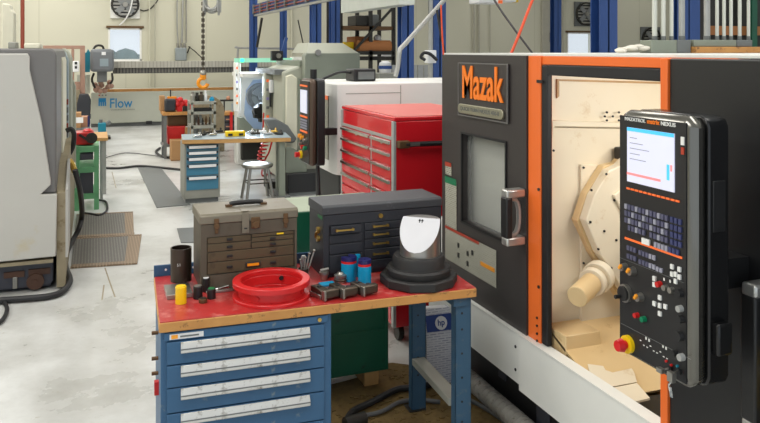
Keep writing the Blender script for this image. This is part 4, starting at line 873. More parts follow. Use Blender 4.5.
# screen on the -X plane
y0, zA = pk(628,127); y1, _ = pk(675,136); zB = pk(628,181)[1]
scn = MB().box(xf-.004, xf-.0002, y1, y0, zB, zA).build('screen', 'screen_glow', mp, smooth=False)
MB().box(xf-.0048, xf-.0041, y1, y0, zA-.012, zA).build('title_bar', 'screen_blue', scn); MB().box(xf-.0048, xf-.0041, y1+.06, y0, zB+.024, zB+.032).build('status_line', 'screen_red', scn)
for k in range(5): MB().box(xf-.0048, xf-.0041, y0-.02-.09*((k*7)%5+2)/6, y0-.015, zA-.035-.018*k, zA-.033-.018*k).build('text_line', 'key_grey', scn)
MB().box(xf-.0048, xf-.0041, y1+.02, y1+.032, zB+.035, zB+.085).build('soft_keys', 'screen_blue', scn)
MB().box(xf-.0048, xf-.0041, y1+.008, y1+.016, zB+.065, zB+.085).build('red_soft_key', 'screen_red', scn)
lw = y0-y1
T('brand_lettering', 'MAZATROL', lw*.46, .012, (xf-.0005, y0+.014, zA+.022), (0,-1,0), 'key_white', mp, .002, .01)
T('brand_lettering', 'matrix', lw*.26, .015, (xf-.0005, y0+.014-lw*.50, zA+.021), (0,-1,0), 'orange_letter', mp, .002, .015)
T('brand_lettering', 'NEXUS', lw*.29, .013, (xf-.0005, y0+.014-lw*.79, zA+.021), (0,-1,0), 'key_white', mp, .002, .015)
yy0, zz0 = pk(683,141); MB().box(xf-.003, xf, yy0-.007, yy0+.007, zz0-.013, zz0+.013).build('indicator', 'key_white', mp)
yy0, zz0 = pk(683,151); MB().box(xf-.003, xf, yy0-.006, yy0+.006, zz0-.011, zz0+.011).build('indicator', 'red_strip', mp)
for i in range(12):
    y_ = y0+.005-(lw+.02)*i/11.5; MB().box(xf-.003, xf, y_-.016, y_, zB-.028, zB-.022).build('orange_key', 'orange_glow', mp)
# keyboard, rows of keys on the face plane
ka = pk(624,204); kbb = pk(689,232)
cols = 16; yS, yE = y0+.012, yr+.045
kmesh = None
rows = [(1.513,'key_grey'),(1.486,'key_violet'),(1.459,'key_grey'),(1.432,'key_violet')]
keys = {}
def key(y, z, w, h, m):
    k = (m, round(w,4), round(h,4))
    if k not in keys:
        o = MB().box(xf-.006, xf-.0002, y-w, y, z-h, z).build('key', m, mp, smooth=False); keys[k] = o
    else:
        s = keys[k]; o = s.copy(); C.objects.link(o); o.parent = mp
        o.location = WM[mp.name].inverted() @ Vector((xf-.003, y-w/2, z-h)); o.location.x = s.location.x
    return o
zk = pk(640, 208)[1]
def zrow_(v, u=640): return pk(u, v)[1]
for r_i, v in enumerate((207.5, 214.5, 221.5, 228.5)):
    z = zrow_(v)
    for i in range(15):
        y_ = yS-i*(yS-yE)/14.6-(.006 if i > 11 else 0)
        if r_i == 3 and i in (6,): continue
        m = 'key_blue' if i > 11 else ('key_violet' if (i+r_i) % 3 else 'key_grey')
        if r_i == 3 and i < 1: continue
        key(y_, z, .012, .017, m)
z = zrow_(236.5); key(y0-.075, z, .036, .019, 'key_white')
for i in range(7): key(y0-.13-i*.0165-.004, z, .012, .017, 'key_blue' if i > 3 else 'key_grey')
MB().box(xf-.003, xf-.0002, yE-.008, yS+.002, zrow_(244)-.0, zrow_(244)+.007).build('orange_line', 'orange_glow', mp)
for (ys, n, vs) in ((y0+.0, 3, (249.5,258)), (y0-.06, 5, (250,259))):
    for v in vs:
        for i in range(n): key(ys-i*.0165, zrow_(v), .012, .015, 'key_violet' if i < 3 else 'key_grey')
zz = zrow_(258)
for dy, dz in ((0,.02),(-.032,.02),(-.016,.0),(0,-.004),(-.032,-.004),(-.016,-.022)): key(yr+.085+dy, zz+dz, .012, .015, 'key_white')
key(yr+.15, zz-.006, .012, .014, 'key_grey'); key(yr+.134, zz-.006, .012, .014, 'key_grey')
MB().box(xf-.002, xf-.0002, yr+.03, yl-.015, zrow_(262)-.012, zrow_(262)-.011).build('panel_seam', 'slate', mp)
def knob(u, v, r, m, l=.02, nm='knob', off=0):
    y_, z_ = pk(u, v); return MB().cyl((xf, y_, z_), (xf-l, y_, z_), r, r*.9, n=20).build(nm, m, mp)
def knob2(u, v, r, m, cap):
    y_, z_ = pk(u, v); k = MB().cyl((xf, y_, z_), (xf-.022, y_, z_), r, r*.85, n=20).build('knob', m, mp)
    MB().bar((xf-.026, y_-.006, z_+r*.8), (xf-.026, y_+.004, z_-r*.2), .008, .008).build('pointer', cap, k)
knob2(626,267,.014,'steel','amber'); knob2(634,271,.015,'steel','amber'); knob2(641.5,297,.015,'steel','amber')
y_, z_ = pk(626.5,293); k = MB().cyl((xf, y_, z_), (xf-.012, y_, z_), .031, n=28).build('hand_dial', 'steel', mp); MB().cyl((xf-.0121, y_, z_), (xf-.02, y_, z_), .025, n=28).build('dial_face', 'near_black', k); MB().cyl((xf-.0201, y_+.01, z_-.012), (xf-.04, y_+.01, z_-.012), .007).build('dial_grip', 'near_black', k)
for (u, v, r, m) in ((660.5,284,.010,'safety_red'),(667,287.5,.010,'steel'),(673,290,.010,'steel'),(681,293,.014,'near_black'),(638,315,.009,'safety_red'),(645,319,.010,'green_button'),(681.5,308.5,.011,'silver_paint'),(682,319,.013,'near_black'),(681,336,.016,'black_plastic'),(676,353,.011,'near_black'),(683,357,.012,'silver_paint')):
    knob(u, v, r, m, .016, 'push_button' if m in ('safety_red','green_button') else 'knob')
for (u, v) in ((655,278),(655,284),(660.5,297),(655,303),(660.5,305),(666,306),(660.5,313)):
    y_, z_ = pk(u, v); key(y_+.006, z_+.006, .013, .015, 'key_white')
mk = MB()
for i in range(9): y_, z_ = pk(640+i*3.3, 341+i*1.9+(2 if i % 3 else -1)); mk.box(xf-.0012, xf-.0001, y_-.007, y_, z_-.0015, z_+.0015)
for (u, v) in ((646,338),(649,340),(663,346),(666,348),(670,281),(664,279)): y_, z_ = pk(u, v); mk.box(xf-.0012, xf-.0001, y_-.004, y_+.002, z_-.005, z_+.004)
mk.build('face_legend', 'key_white', mp)
for v in (262.5, 322.5): pass
MB().prism([(pk(621,323)[0],pk(621,323)[1]-.001),(pk(621,323)[0],pk(621,323)[1]),(pk(691,356)[0],pk(621,323)[1]),(pk(691,356)[0],pk(621,323)[1]-.001)], 'x', xf-.0015, xf-.0002).build('panel_seam', 'slate', mp)
y_, z_ = pk(629,344); es = MB().cyl((xf, y_, z_), (xf-.014, y_, z_), .030, n=28).build('stop_collar', 'yellow', mp); MB().cyl((xf-.0141, y_, z_), (xf-.035, y_, z_), .014).cyl((xf-.03, y_, z_), (xf-.05, y_, z_), .023, .018, n=24).build('stop_button', 'pure_red', mp)
for (u, v, m) in ((667,361,'safety_red'),(672,365,'safety_red'),(678,366,'teal')): y_, z_ = pk(u, v); MB().cyl((xf,y_,z_),(xf-.006,y_,z_),.004,n=10).build('lamp', m, mp)
for (u, v, s) in ((671,368,1),(680,371,-1)):
    y_, z_ = pk(u, v); kk = MB().cyl((xf,y_,z_),(xf-.01,y_,z_),.01).build('key_switch', 'near_black', mp)
    MB().bar((xf-.01,y_,z_),(xf-.032,y_+.004*s,z_-.002),.002,.006).box(xf-.045,xf-.03,y_+.004*s-.012,y_+.004*s+.012,z_-.026 if s < 0 else z_-.01,z_+.004).build('key_blade', 'steel', kk)
y_, z_ = pk(680,371); MB().tube([(xf-.038,y_-.004,z_-.026),(xf-.038,y_+.006,z_-.04),(xf-.036,y_+.004,z_-.06)], .003).bar((xf-.036,y_+.002,z_-.045),(xf-.036,y_-.004,z_-.075),.003,.014).build('spare_key', 'chrome', mp)
# ================================================================== OUR BENCH
BZ = .87; rzb = math.radians(-2.4)
wbn = thing('workbench', 'red-topped workbench with wooden edge and blue steel legs in the foreground', 'workbench', (.262, 3.372, 0), rzb)
# local coordinates: x along the front edge 0..1.515, y depth 0..0.70
MB().box(0, 1.515, 0, .70, BZ-.047, BZ-.004).build('worktop', 'wood_edge', wbn, local=True, bev=.004)
MB().box(.004, 1.511, .004, .69, BZ-.0038, BZ).build('red_sheet', 'red_top', wbn, local=True)
MB().box(0, 1.2, .70, .712, BZ-.03, BZ+.055).build('back_rail', 'worn_blue', wbn, local=True, bev=.002)
for X_ in (.06,.13,.2): MB().cyl((X_,.70,BZ+.03),(X_,.697,BZ+.03),.006,n=10).build('rail_screw', 'white', wbn, local=True)
def leg(x, y, m):
    l_ = MB().box(x, x+.086, y, y+.006, 0, BZ-.048).box(x, x+.006, y, y+.05, 0, BZ-.048).box(x+.08, x+.086, y, y+.05, 0, BZ-.048)
    o = l_.build('leg', m, wbn, local=True, bev=.001); h = MB()
    for z in (.2,.3,.42,.54,.66,.74): h.cyl((x+.037, y-.0006, z), (x+.037, y+.001, z), .006, n=10)
    WMm = o; h.build('bolt_hole', 'near_black', wbn, local=True)
leg(1.412, .03, 'leg_blue'); leg(1.40, .60, 'leg_blue')
MB().box(1.40, 1.475, .081, .60, .262, .30).build('stretcher', 'rack_grey', wbn, local=True, bev=.003)
MB().box(1.40, 1.475, .02, .66, BZ-.09, BZ-.048).build('cross_member', 'leg_blue', wbn, local=True)
for y_ in (.0, .58): MB().box(1.38, 1.48, y_, y_+.1, 0, .006).build('foot_plate', 'iron', wbn, local=True)
# blue cabinet
cab = thing('drawer_cabinet', 'worn blue steel drawer cabinet with scuffed aluminium pulls under the red bench', 'cabinet', (.262, 3.372, 0), rzb)
cy = .02
MB().box(.008, .775, cy, .66, .05, BZ-.05).build('body', 'worn_blue', cab, local=True, bev=.004)
MB().box(.03, .755, cy+.03, .64, 0, .05).build('plinth', 'iron', cab, local=True)
MB().box(.022, .757, cy-.012, cy-.001, BZ-.087, BZ-.053).build('top_rail', 'worn_blue', cab, local=True, bev=.002)
zd = [.775, .672, .572, .462, .33, .19, .06]
for i in range(6):
    d = MB().box(.034, .738, cy-.014, cy-.001, zd[i+1]+.006, zd[i]).build('drawer', 'worn_blue', cab, local=True, bev=.002)
    dm = WM[d.name]
    h = MB().prism([(cy-.0145, zd[i]-.002), (cy-.018, zd[i]-.002), (cy-.034, zd[i]-.026), (cy-.034, zd[i]-.044), (cy-.028, zd[i]-.048), (cy-.0145, zd[i]-.05)], 'x', .092, .668)
    h.mi = 0; h.bm.transform(WM[cab.name]); h.build('handle', 'worn_handle', d, bev=.002)
    g2 = MB().prism([(cy-.0345, zd[i]-.026), (cy-.0355, zd[i]-.027), (cy-.0355, zd[i]-.031), (cy-.0345, zd[i]-.032)], 'x', .092, .668); g2.bm.transform(WM[cab.name]); g2.build('handle_groove', 'slate', d)
pl = MB().box(.045, .19, cy-.0135, cy-.0125, BZ-.083, BZ-.06); pl.build('label_plate', 'paper', cab, local=True); MB().box(.052, .08, cy-.0145, cy-.0138, BZ-.08, BZ-.063).build('label_mark', 'amber', cab, local=True)
MB().box(.09, .17, cy-.0145, cy-.0138, BZ-.076, BZ-.069).build('label_print', 'slate', cab, local=True)
MB().cyl((.715, cy-.012, BZ-.07), (.715, cy-.02, BZ-.07), .009).build('lock', 'brass', cab, local=True)
for z in (.72,.6,.53): MB().cyl((.008,.3,z),(-.022,.3,z),.009,n=12).build('side_knob', 'brown_metal', cab, local=True)
MB().box(-.012,.008,.22,.25,.46,.52).build('side_clip', 'safety_red', cab, local=True)
# green cabinet behind the bench
t = thing('steel_cabinet', 'dark green steel cabinet standing behind the red-topped bench', 'cabinet', (1.2, 4.3, 0))
MB().box(1.08, 1.68, 4.26, 4.7, .10, 1.10).build('body', 'green_cabinet', t, bev=.004)
MB().box(1.10, 1.66, 4.252, 4.259, .12, .36).build('lower_panel', 'green_cabinet', t, bev=.002); MB().box(1.655, 1.67, 4.25, 4.259, .12, 1.08).build('edge_trim', 'green_cabinet', t)
MB().box(1.085, 1.675, 4.265, 4.695, 1.101, 1.104).build('dusty_top', 'dusty_green', t)
for X_ in (1.12, 1.54): one(MB().box(X_, X_+.09, 4.3, 4.7, 0, .099), 'wood_block', 'wood', 'wooden block under the %s end of the green cabinet' % ('left' if X_ < 1.3 else 'right'), 'block')
# ================================================================== UNDER / BEHIND BENCH
hb_ = thing('paper_bag', 'white printed paper bag with a blue hp logo panel standing behind the bench leg', 'bag', (1.95, 4.2, 0))
p0, p1 = gy(427,372,4.15), gy(453,372,4.15)
bg = MB(); y_ = 4.15; x0_, x1_ = p0.x, p1.x+.02; zt_ = gy(427,311,4.15).z
vv = [bg.bm.verts.new(p) for p in ((x0_,y_,0),(x1_-.01,y_,0),(x1_-.01,y_+.14,0),(x0_,y_+.14,0),(x0_,y_,zt_*.6),(x1_,y_-.01,zt_*.6),(x1_,y_+.12,zt_*.6),(x0_,y_+.13,zt_*.6),(x0_-.005,y_+.04,zt_),(x1_-.02,y_+.04,zt_-.01),(x1_-.02,y_+.09,zt_-.01),(x0_-.005,y_+.09,zt_))]
for k in (0,4):
    for q in ((0,1,5,4),(1,2,6,5),(2,3,7,6),(3,0,4,7)): bg.bm.faces.new([vv[i+k] for i in q])
bg.bm.faces.new(vv[:4][::-1]); bg.bm.faces.new(vv[8:]); bg.build('bag_body', 'printed_text_x', hb_)
zl = gy(440,331,4.15).z; zu = gy(440,316,4.15).z; f_ = lambda z: y_-.006+max(0,(z-zt_*.6))/(zt_*.4)*.05
nrm = Vector((0, -zt_*.4, .05)).normalized()
MB().plate([(x0_+.003,f_(zl)-.004,zl),(x1_-.01,f_(zl)-.012,zl),(x1_-.02,f_(zu)-.008,zu),(x0_+.003,f_(zu)-.002,zu)], .003).build('logo_panel', 'hp_blue', hb_)
mx_, mz_ = (x0_+x1_)/2, (zl+zu)/2; upd = Vector((0, .05, zt_*.4)).normalized()
dd = MB(); dcen = Vector((mx_, f_(mz_)-.014, mz_)); nn = Vector((1,0,0)).cross(upd)
dd.cyl(dcen, dcen+nn*.002, .04, n=28); dd.build('logo_disc', 'paper', hb_)
T('logo_lettering', 'hp', .045, .048, dcen+nn*.0022-Vector((.0225,0,0))-upd*.026, (1,0,0), 'hp_blue', hb_, .002, .02, yd=upd)
bx_(456,372,459,312,4.32,.04,'blue_carton','cyan','narrow blue carton just right of the printed paper bag','box', 0.0)
pr = MB().cyl((2.16,4.15,.06),(2.16,3.45,.06),.052,n=24).cyl((2.16,3.45,.06),(2.17,2.9,.06),.052,n=24)
for i in range(16): pr.cyl((2.16,4.1-i*.07,.06),(2.16,4.085-i*.07,.06),.056,n=24)
hs_ = gz(480,383,.0)
pr = MB(); P_ = [Vector((2.13,4.08,.056)), Vector((2.125,3.8,.056)), Vector((2.125,3.4,.056)), Vector((2.13,2.9,.056))]
pr.tube(P_, .05, 20); 
for i in range(26):
    y_r = 4.05-i*.045; pr.cyl((2.126,y_r,.056),(2.126,y_r-.012,.056),.054,n=20)
one(pr, 'flexible_duct', 'hose_silver', 'grey flexible duct lying on the floor beside the white lathe skirt', 'duct')
def fl(pts, r, m, label, name='cable', cat='cable'): return one(MB().tube([gz(u, v, r+.006) for u, v in pts], r), name, m, label, cat)
fl([(470,400),(485,408),(500,418),(515,430)], .012, 'cable_grey', 'grey cable on the floor between the right bench leg and the flexible duct')
fl([(345,425),(352,412),(372,402),(395,390),(407,388),(425,386),(450,376)], .018, 'cable_black', 'black cable curving over the floor under the bench')
fl([(350,418),(380,412),(400,402),(420,400),(440,402)], .012, 'cable_grey', 'thin grey cable on the chip-covered floor under the bench')
one(MB().cyl(gz(345,424,.04), gz(365,418,.04), .035), 'tube_end', 'iron', 'short dark tube end lying on the floor at the lower frame edge', 'tube')
db = MB()
for i in range(900):
    x = random.uniform(1.2, 2.14); y = random.uniform(3.2, 4.5)
    if 1.2 < x < 1.7 and y > 4.2: continue
    r = random.uniform(.004,.013); db.sphere((x, y, r*.4), r, sc=(1.3,.8,.4)) if False else db.box(x-r, x+r, y-r*.7, y+r*.7, 0.001, r*.6)
one(db, 'metal_chips', 'debris', 'brown metal chips scattered over the floor below the red-topped bench', 'chips', kind='stuff')
db = MB(); db.bm.faces.new([db.bm.verts.new((1.68+ .52*math.cos(a)*(1+.15*math.sin(3*a)), 3.85+.68*math.sin(a)*(1+.1*math.cos(5*a)), .0008)) for a in [2*PI*i/40 for i in range(40)]])
g_ = bmesh.ops.extrude_face_region(db.bm, geom=db.bm.faces[:])
for v in [k for k in g_['geom'] if isinstance(k, bmesh.types.BMVert)]: v.co.z += .0012
one(db, 'floor_grime', 'debris', 'layer of brown swarf and grime on the floor around the right bench leg', 'grime', kind='stuff')
# ================================================================== THINGS ON THE BENCH
E_ = BZ+.0008
# worn grey toolbox
gb = thing('machinist_toolbox', 'worn grey-brown machinist toolbox with small drawers on the red bench', 'toolbox', (.73, 3.86, E_))
gX0, gX1, gY = .487, .968, 3.73
MB().box(gX0, gX1, gY+.012, gY+.29, E_, 1.195).build('body', 'old_box', gb, bev=.004)
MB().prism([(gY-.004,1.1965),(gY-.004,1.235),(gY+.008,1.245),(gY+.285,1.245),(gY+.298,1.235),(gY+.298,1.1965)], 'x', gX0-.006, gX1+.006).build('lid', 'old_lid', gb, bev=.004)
f = MB(); f.box(gX0, gX0+.028, gY+.0, gY+.0119, E_, 1.195); f.box(gX1-.012, gX1, gY, gY+.0119, E_, 1.195); f.box(gX0+.028, gX1-.012, gY, gY+.0119, 1.132, 1.195); f.box(gX0+.028, gX1-.012, gY, gY+.0119, E_, .945)
f.build('front_frame', 'old_box', gb)
dxs = gX0+.03; dxe = gX1-.014; dm_ = dxs+(dxe-dxs)*.5
def gdr(x0, x1, z0, z1, hs):
    d = MB().box(x0+.002, x1-.002, gY+.003, gY+.0118, z0+.002, z1-.001).build('drawer', 'drawer_worn', gb, bev=.0015)
    for h in hs: MB().box(h-.014, h+.014, gY-.004, gY+.0028, (z0+z1)/2-.006, (z0+z1)/2+.006).build('pull', 'near_black', d, bev=.002)
xa, xc = dxs+.11, dxe-.11
gdr(dxs, dm_, 1.098, 1.13, [xa]); gdr(dxs, dm_, 1.057, 1.097, [xa]); gdr(dm_, dxe, 1.112, 1.13, []); gdr(dm_, dxe, 1.087, 1.111, [xc]); gdr(dm_, dxe, 1.057, 1.086, [xc])
gdr(dxs, dxe, 1.007, 1.056, [xa, xc]); gdr(dxs, dxe, .948, 1.006, [xa, xc])
MB().box(dm_-.03, dm_+.045, gY-.005, gY+.003, .966, .992).build('badge', 'near_black', gb, bev=.003); MB().box(dm_-.022, dm_+.037, gY-.0062, gY-.0051, .973, .986).build('badge_plate', 'hook_orange', gb)
MB().box(dxe-.09, dxe-.055, gY-.001, gY+.003, 1.117, 1.124).build('yellow_tape', 'yellow', gb)
for X_ in (gX0+.075, gX1-.06): MB().box(X_-.012, X_+.012, gY-.01, gY-.0045, 1.18, 1.222).cyl((X_, gY-.016, 1.185), (X_, gY-.002, 1.185), .014).box(X_-.008, X_+.008, gY-.012, gY, 1.15, 1.18).build('latch', 'brown_metal', gb, bev=.002)
MB().box(gX0+.2, gX0+.235, gY-.01, gY-.0045, 1.14, 1.24).box(gX0+.2, gX0+.235, gY+.0, gY+.08, 1.2455, 1.248).build('hasp', 'old_lid', gb, bev=.002)
MB().box(gX0+.21, gX0+.225, gY-.0115, gY-.0101, 1.16, 1.167).build('hasp_slot', 'near_black', gb)
MB().box(gX0+.245, gX0+.29, gY-.01, gY-.0045, 1.16, 1.215).cyl((gX0+.268, gY-.02, 1.178), (gX0+.268, gY-.004, 1.178), .018).build('centre_latch', 'brown_metal', gb, bev=.003)
MB().tube([(gX0+.165, gY+.15, 1.256), (gX0+.19, gY+.15, 1.261), (gX0+.25, gY+.15, 1.262), (gX0+.31, gY+.15, 1.261), (gX0+.335, gY+.15, 1.256)], .0125).build('handle', 'leather_black', gb)
for X_ in (gX0+.16, gX0+.34): MB().box(X_-.016, X_+.016, gY+.135, gY+.165, 1.2455, 1.256).build('handle_mount', 'brown_metal', gb)
# black toolbox
kb_ = thing('machinist_toolbox', 'black machinist toolbox with brass drawer pulls behind the black cylinder stand', 'toolbox', (1.42, 3.78, E_))
kX0, kX1, kY = 1.105, 1.775, 3.715
MB().box(kX0, kX1, kY+.01, kY+.27, E_, 1.195).build('body', 'box_black', kb_, bev=.004)
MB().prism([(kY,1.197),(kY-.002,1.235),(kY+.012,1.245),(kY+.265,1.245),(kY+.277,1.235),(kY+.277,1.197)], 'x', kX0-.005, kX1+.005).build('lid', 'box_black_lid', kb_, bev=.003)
MB().box(kX0, kX0+.028, kY, kY+.0099, E_, 1.195).box(kX1-.02, kX1, kY, kY+.0099, E_, 1.195).box(kX0+.028, kX1-.02, kY, kY+.0099, 1.143, 1.195).build('front_frame', 'box_black', kb_)
MB().cyl((1.42, kY, 1.172), (1.42, kY-.008, 1.172), .012).build('lock', 'brass', kb_)
def kdr(x0, x1, z0, z1, hs, rim=False):
    d = MB().box(x0+.002, x1-.002, kY-(.012 if rim else -.001), kY+.0098, z0+.002, z1-.002).build('drawer', 'box_black', kb_, bev=.002)
    yy = kY-(.012 if rim else -.001)
    for h, w in hs:
        zz = (z0+z1)/2; MB().bar((h-w, yy-.012, zz), (h+w, yy-.012, zz), .005, .008).box(h-w-.004, h-w+.006, yy-.014, yy-.0005, zz-.006, zz+.006).box(h+w-.006, h+w+.004, yy-.014, yy-.0005, zz-.006, zz+.006).build('pull', 'brass', d)
A1 = 1.33
kdr(kX0+.035, A1-.02, 1.095, 1.14, [(1.215,.045)], True); kdr(A1, kX1-.025, 1.098, 1.14, [(1.42,.04)]); kdr(A1, kX1-.025, 1.055, 1.096, [(1.42,.04)])
kdr(kX0+.03, A1-.01, 1.045, 1.09, []); kdr(A1, kX1-.025, 1.003, 1.052, [(1.42,.04)]); kdr(kX0+.03, A1-.01, .99, 1.042, []); kdr(A1, kX1-.025, .945, 1.0, [(1.42,.04)]); kdr(kX0+.03, A1-.01, .89, .987, []); kdr(A1, kX1-.025, .89, .942, [])
MB().tube([(kX0-.004,kY+.07,1.10),(kX0-.014,kY+.09,1.085),(kX0-.01,kY+.1,1.06)], .008).cyl((kX0,kY+.08,1.108),(kX0-.014,kY+.08,1.108),.014).cyl((kX0,kY+.08,1.06),(kX0-.014,kY+.08,1.06),.016).build('side_latch', 'brass', kb_)
MB().box(kX0-.002, kX0-.0002, kY+.02, kY+.1, 1.17, 1.185).build('green_sticker', 'vise_green', kb_)
# black base with cut metal cylinder
bc = Vector((1.545, 3.50, E_))
cb_ = thing('test_fixture', 'cut metal cylinder with white oval face on a stepped black base', 'machined part', bc)
oc = [(bc.x+.198*math.cos(PI/10+2*PI*i/10), bc.y+.198*math.sin(PI/10+2*PI*i/10)) for i in range(10)]
MB().prism(oc, 'z', E_, E_+.045).build('base_plate', 'base_rubber', cb_, bev=.006)
MB().lathe([(.0,.045),(.16,.045),(.163,.05),(.163,.075),(.155,.085),(.135,.085),(.133,.09),(.133,.125),(.125,.14),(.10,.14),(0,.14)], bc, 48).build('base_collar', 'base_rubber', cb_)
bc = bc+Vector((.008,0,0))
# cylinder cut by a slanted plane
R_ = .102; n = 64; b_ = MB(); topz = .318; lowz = .168; S0 = -.3
nd_ = Vector((-.64, -.77, 0)).normalized()     # the cut faces the viewer
ring0, ring1 = [], []
def ht(x, y): s = (nd_.x*x+nd_.y*y)/R_; return max(.142, min(topz, topz-(topz-lowz)*((s-S0)/(1-S0))))
for i in range(n):
    a_ = 2*PI*i/n; x, y = R_*math.cos(a_), R_*math.sin(a_)
    ring0.append(b_.bm.verts.new((bc.x+x, bc.y+y, E_+.14))); ring1.append(b_.bm.verts.new((bc.x+x, bc.y+y, E_+ht(x,y))))
for i in range(n): b_.bm.faces.new([ring0[i], ring0[(i+1)%n], ring1[(i+1)%n], ring1[i]])
b_.build('cylinder', 'turned_metal', cb_, smooth=True)
# flat cut face (half ellipse) and top cap
face = []; s0 = S0
td = Vector((-nd_.y, nd_.x, 0))
pts = []
for i in range(33):
    s = s0+(1-s0)*math.sin(i/32*PI/2) if False else s0+(1-s0)*i/32
    hw = math.sqrt(max(0, 1-s*s))*R_; pts.append((s*R_, hw, topz-(topz-lowz)*((s-S0)/(1-S0))))
left = [bc+nd_*a+td*w+Vector((0,0,z)) for a, w, z in pts]; right = [bc+nd_*a-td*w+Vector((0,0,z)) for a, w, z in pts[::-1][1:]]
f_ = MB(); out = left+right; off = (nd_*.8+Vector((0,0,.45))).normalized()*.002
A_ = [f_.bm.verts.new(p) for p in out]; B_ = [f_.bm.verts.new(p+off) for p in out]
f_.bm.faces.new(A_); f_.bm.faces.new(B_[::-1])
for i in range(len(A_)): f_.bm.faces.new([A_[i], B_[i], B_[(i+1)%len(A_)], A_[(i+1)%len(A_)]])
fo = f_.build('oval_face', 'face_white', cb_, smooth=False)
cp_ = MB(); seg = [bc+Vector((R_*math.cos(2*PI*i/n), R_*math.sin(2*PI*i/n), topz)) for i in range(n)]
seg = [p for p in seg if ((p-bc).dot(nd_))/R_ <= s0+.02]
seg.sort(key=lambda p: math.atan2((p-bc).dot(td), -(p-bc).dot(nd_)))
cp_.plate(seg, .001); cp_.build('cylinder_top', 'turned_metal', cb_)
def on_face(s, w): return bc+nd_*(s*R_)+td*w+Vector((0,0,topz-(topz-lowz)*((s-S0)/(1-S0))))+off*1.2
for w in (-.006,.008):
    MB().bar(on_face(-.2,w), on_face(-.1,w), .004,.002).cyl(on_face(-.19,w), on_face(-.19,w)+off*.8, .006, n=10).build('dark_mark', 'near_black', cb_)
# red spool ring
rc_ = Vector((.795, 3.545, E_))
def annulus(r0, r1, z0, z1): return [(r0,z0),(r1,z0),(r1,z1-.003),(r1-.003,z1),(r0+.004,z1),(r0,z1-.004),(r0,z0)]
rr_ = thing('ring_flange', 'glossy red ring with two flanges lying on the red bench', 'ring', rc_)
MB().lathe(annulus(.145,.184,.0,.014), rc_, 64).build('lower_flange', 'ring_red', rr_)
MB().lathe(annulus(.145,.157,.0145,.060), rc_, 64).build('hub', 'ring_red', rr_)
MB().lathe(annulus(.146,.184,.0605,.085), rc_, 64).build('upper_flange', 'ring_red', rr_)
for a_ in (-2.2,-.7,.5,2.0): p = rc_+Vector((.157*math.cos(a_), .157*math.sin(a_), .035)); MB().cyl(p, p+Vector((.006*math.cos(a_), .006*math.sin(a_), 0)), .008, n=12).build('bolt', 'ring_red', rr_)
p = rc_+Vector((.145*math.cos(1.0), .145*math.sin(1.0), .045)); MB().cyl(p, p-Vector((.008*math.cos(1.0),.012*math.sin(1.0),0)), .011).build('inner_plug', 'near_black', rr_)
# tubes and small parts at left
def cylthing(u, v, r, h, body, cap, name, label, cat, hollow=False, capname='top'):
    p = gz(u, v, E_); c = p+Vector((0, r*.93, 0)); t = thing(name, label, cat, c)
    if hollow:
        MB().lathe([(r-.006,0),(r,0),(r,h),(r-.006,h),(r-.006,0)], c, 40).build('wall', body, t)
    else:
        MB().lathe([(0,0),(r,0),(r,h-.002),(r-.002,h),(0,h)], c, 32).build('body', body, t)
        MB().lathe([(0,h+.0002),(r-.004,h+.0002),(r-.004,h+.003),(0,h+.003)], c, 32).build(capname, cap, t)
    return t, c, h
# wood/steel plate under the big tube
a = gz(168,300,E_); pt = one(MB().box(a.x-.005, a.x+.115, a.y+.0, a.y+.17, E_, E_+.022), 'support_plate', 'steel', 'flat steel plate on the red bench under the dark tube', 'plate', bev=.002)
c0 = gz(182, 283, E_+.022)+Vector((0,.045,0)); t = thing('tube', 'tall dark open steel tube standing on a plate at the left of the bench', 'tube', c0)
MB().lathe([(.046,.0005),(.0515,.0005),(.0515,.166),(.046,.166),(.046,.0005)], c0, 40).build('wall', 'burnt_tube', t)
T('chalk_marks', '5 H', .022, .014, c0+Vector((-.024,-.0518,.085)), (1,.15,0), 'paper', t, .001)
cylthing(181.5, 304.6, .0255, .078, 'yellow', 'yellow', 'dowel', 'bright yellow cylinder standing at the front left of the bench', 'cylinder')
cylthing(198.5, 299.5, .022, .058, 'near_black', 'steel', 'tool_sleeve', 'black sleeve with a silver top right of the yellow cylinder', 'cylinder')
cylthing(206.5, 292.5, .017, .066, 'near_black', 'white', 'tool_sleeve', 'slim black sleeve with a pale top standing farthest back by the grey toolbox', 'cylinder')
cylthing(212, 299.5, .020, .046, 'near_black', 'vise_green', 'tool_sleeve', 'short black sleeve with a green top beside the red ring', 'cylinder')
cylthing(203.5, 303.5, .0195, .018, 'brown_metal', 'dark_steel', 'bushing', 'low brown cap lying in front of the black sleeves', 'cap')
a = gz(219,291.5,E_); one(MB().cyl(gz(215,290,E_+.01), gz(228,286.5,E_+.01), .0095).cyl(gz(214,290,E_+.01), gz(217,289.5,E_+.01), .0115), 'steel_rod', 'chrome', 'shiny steel rod lying in front of the grey toolbox beside the red ring', 'rod')
one(MB().box(gX0+.02, gX0+.15, gY-.05, gY-.03, E_, E_+.012), 'steel_bar', 'steel', 'short flat steel bar lying along the front of the grey toolbox', 'bar', bev=.002)
a = gz(302,283,E_); 
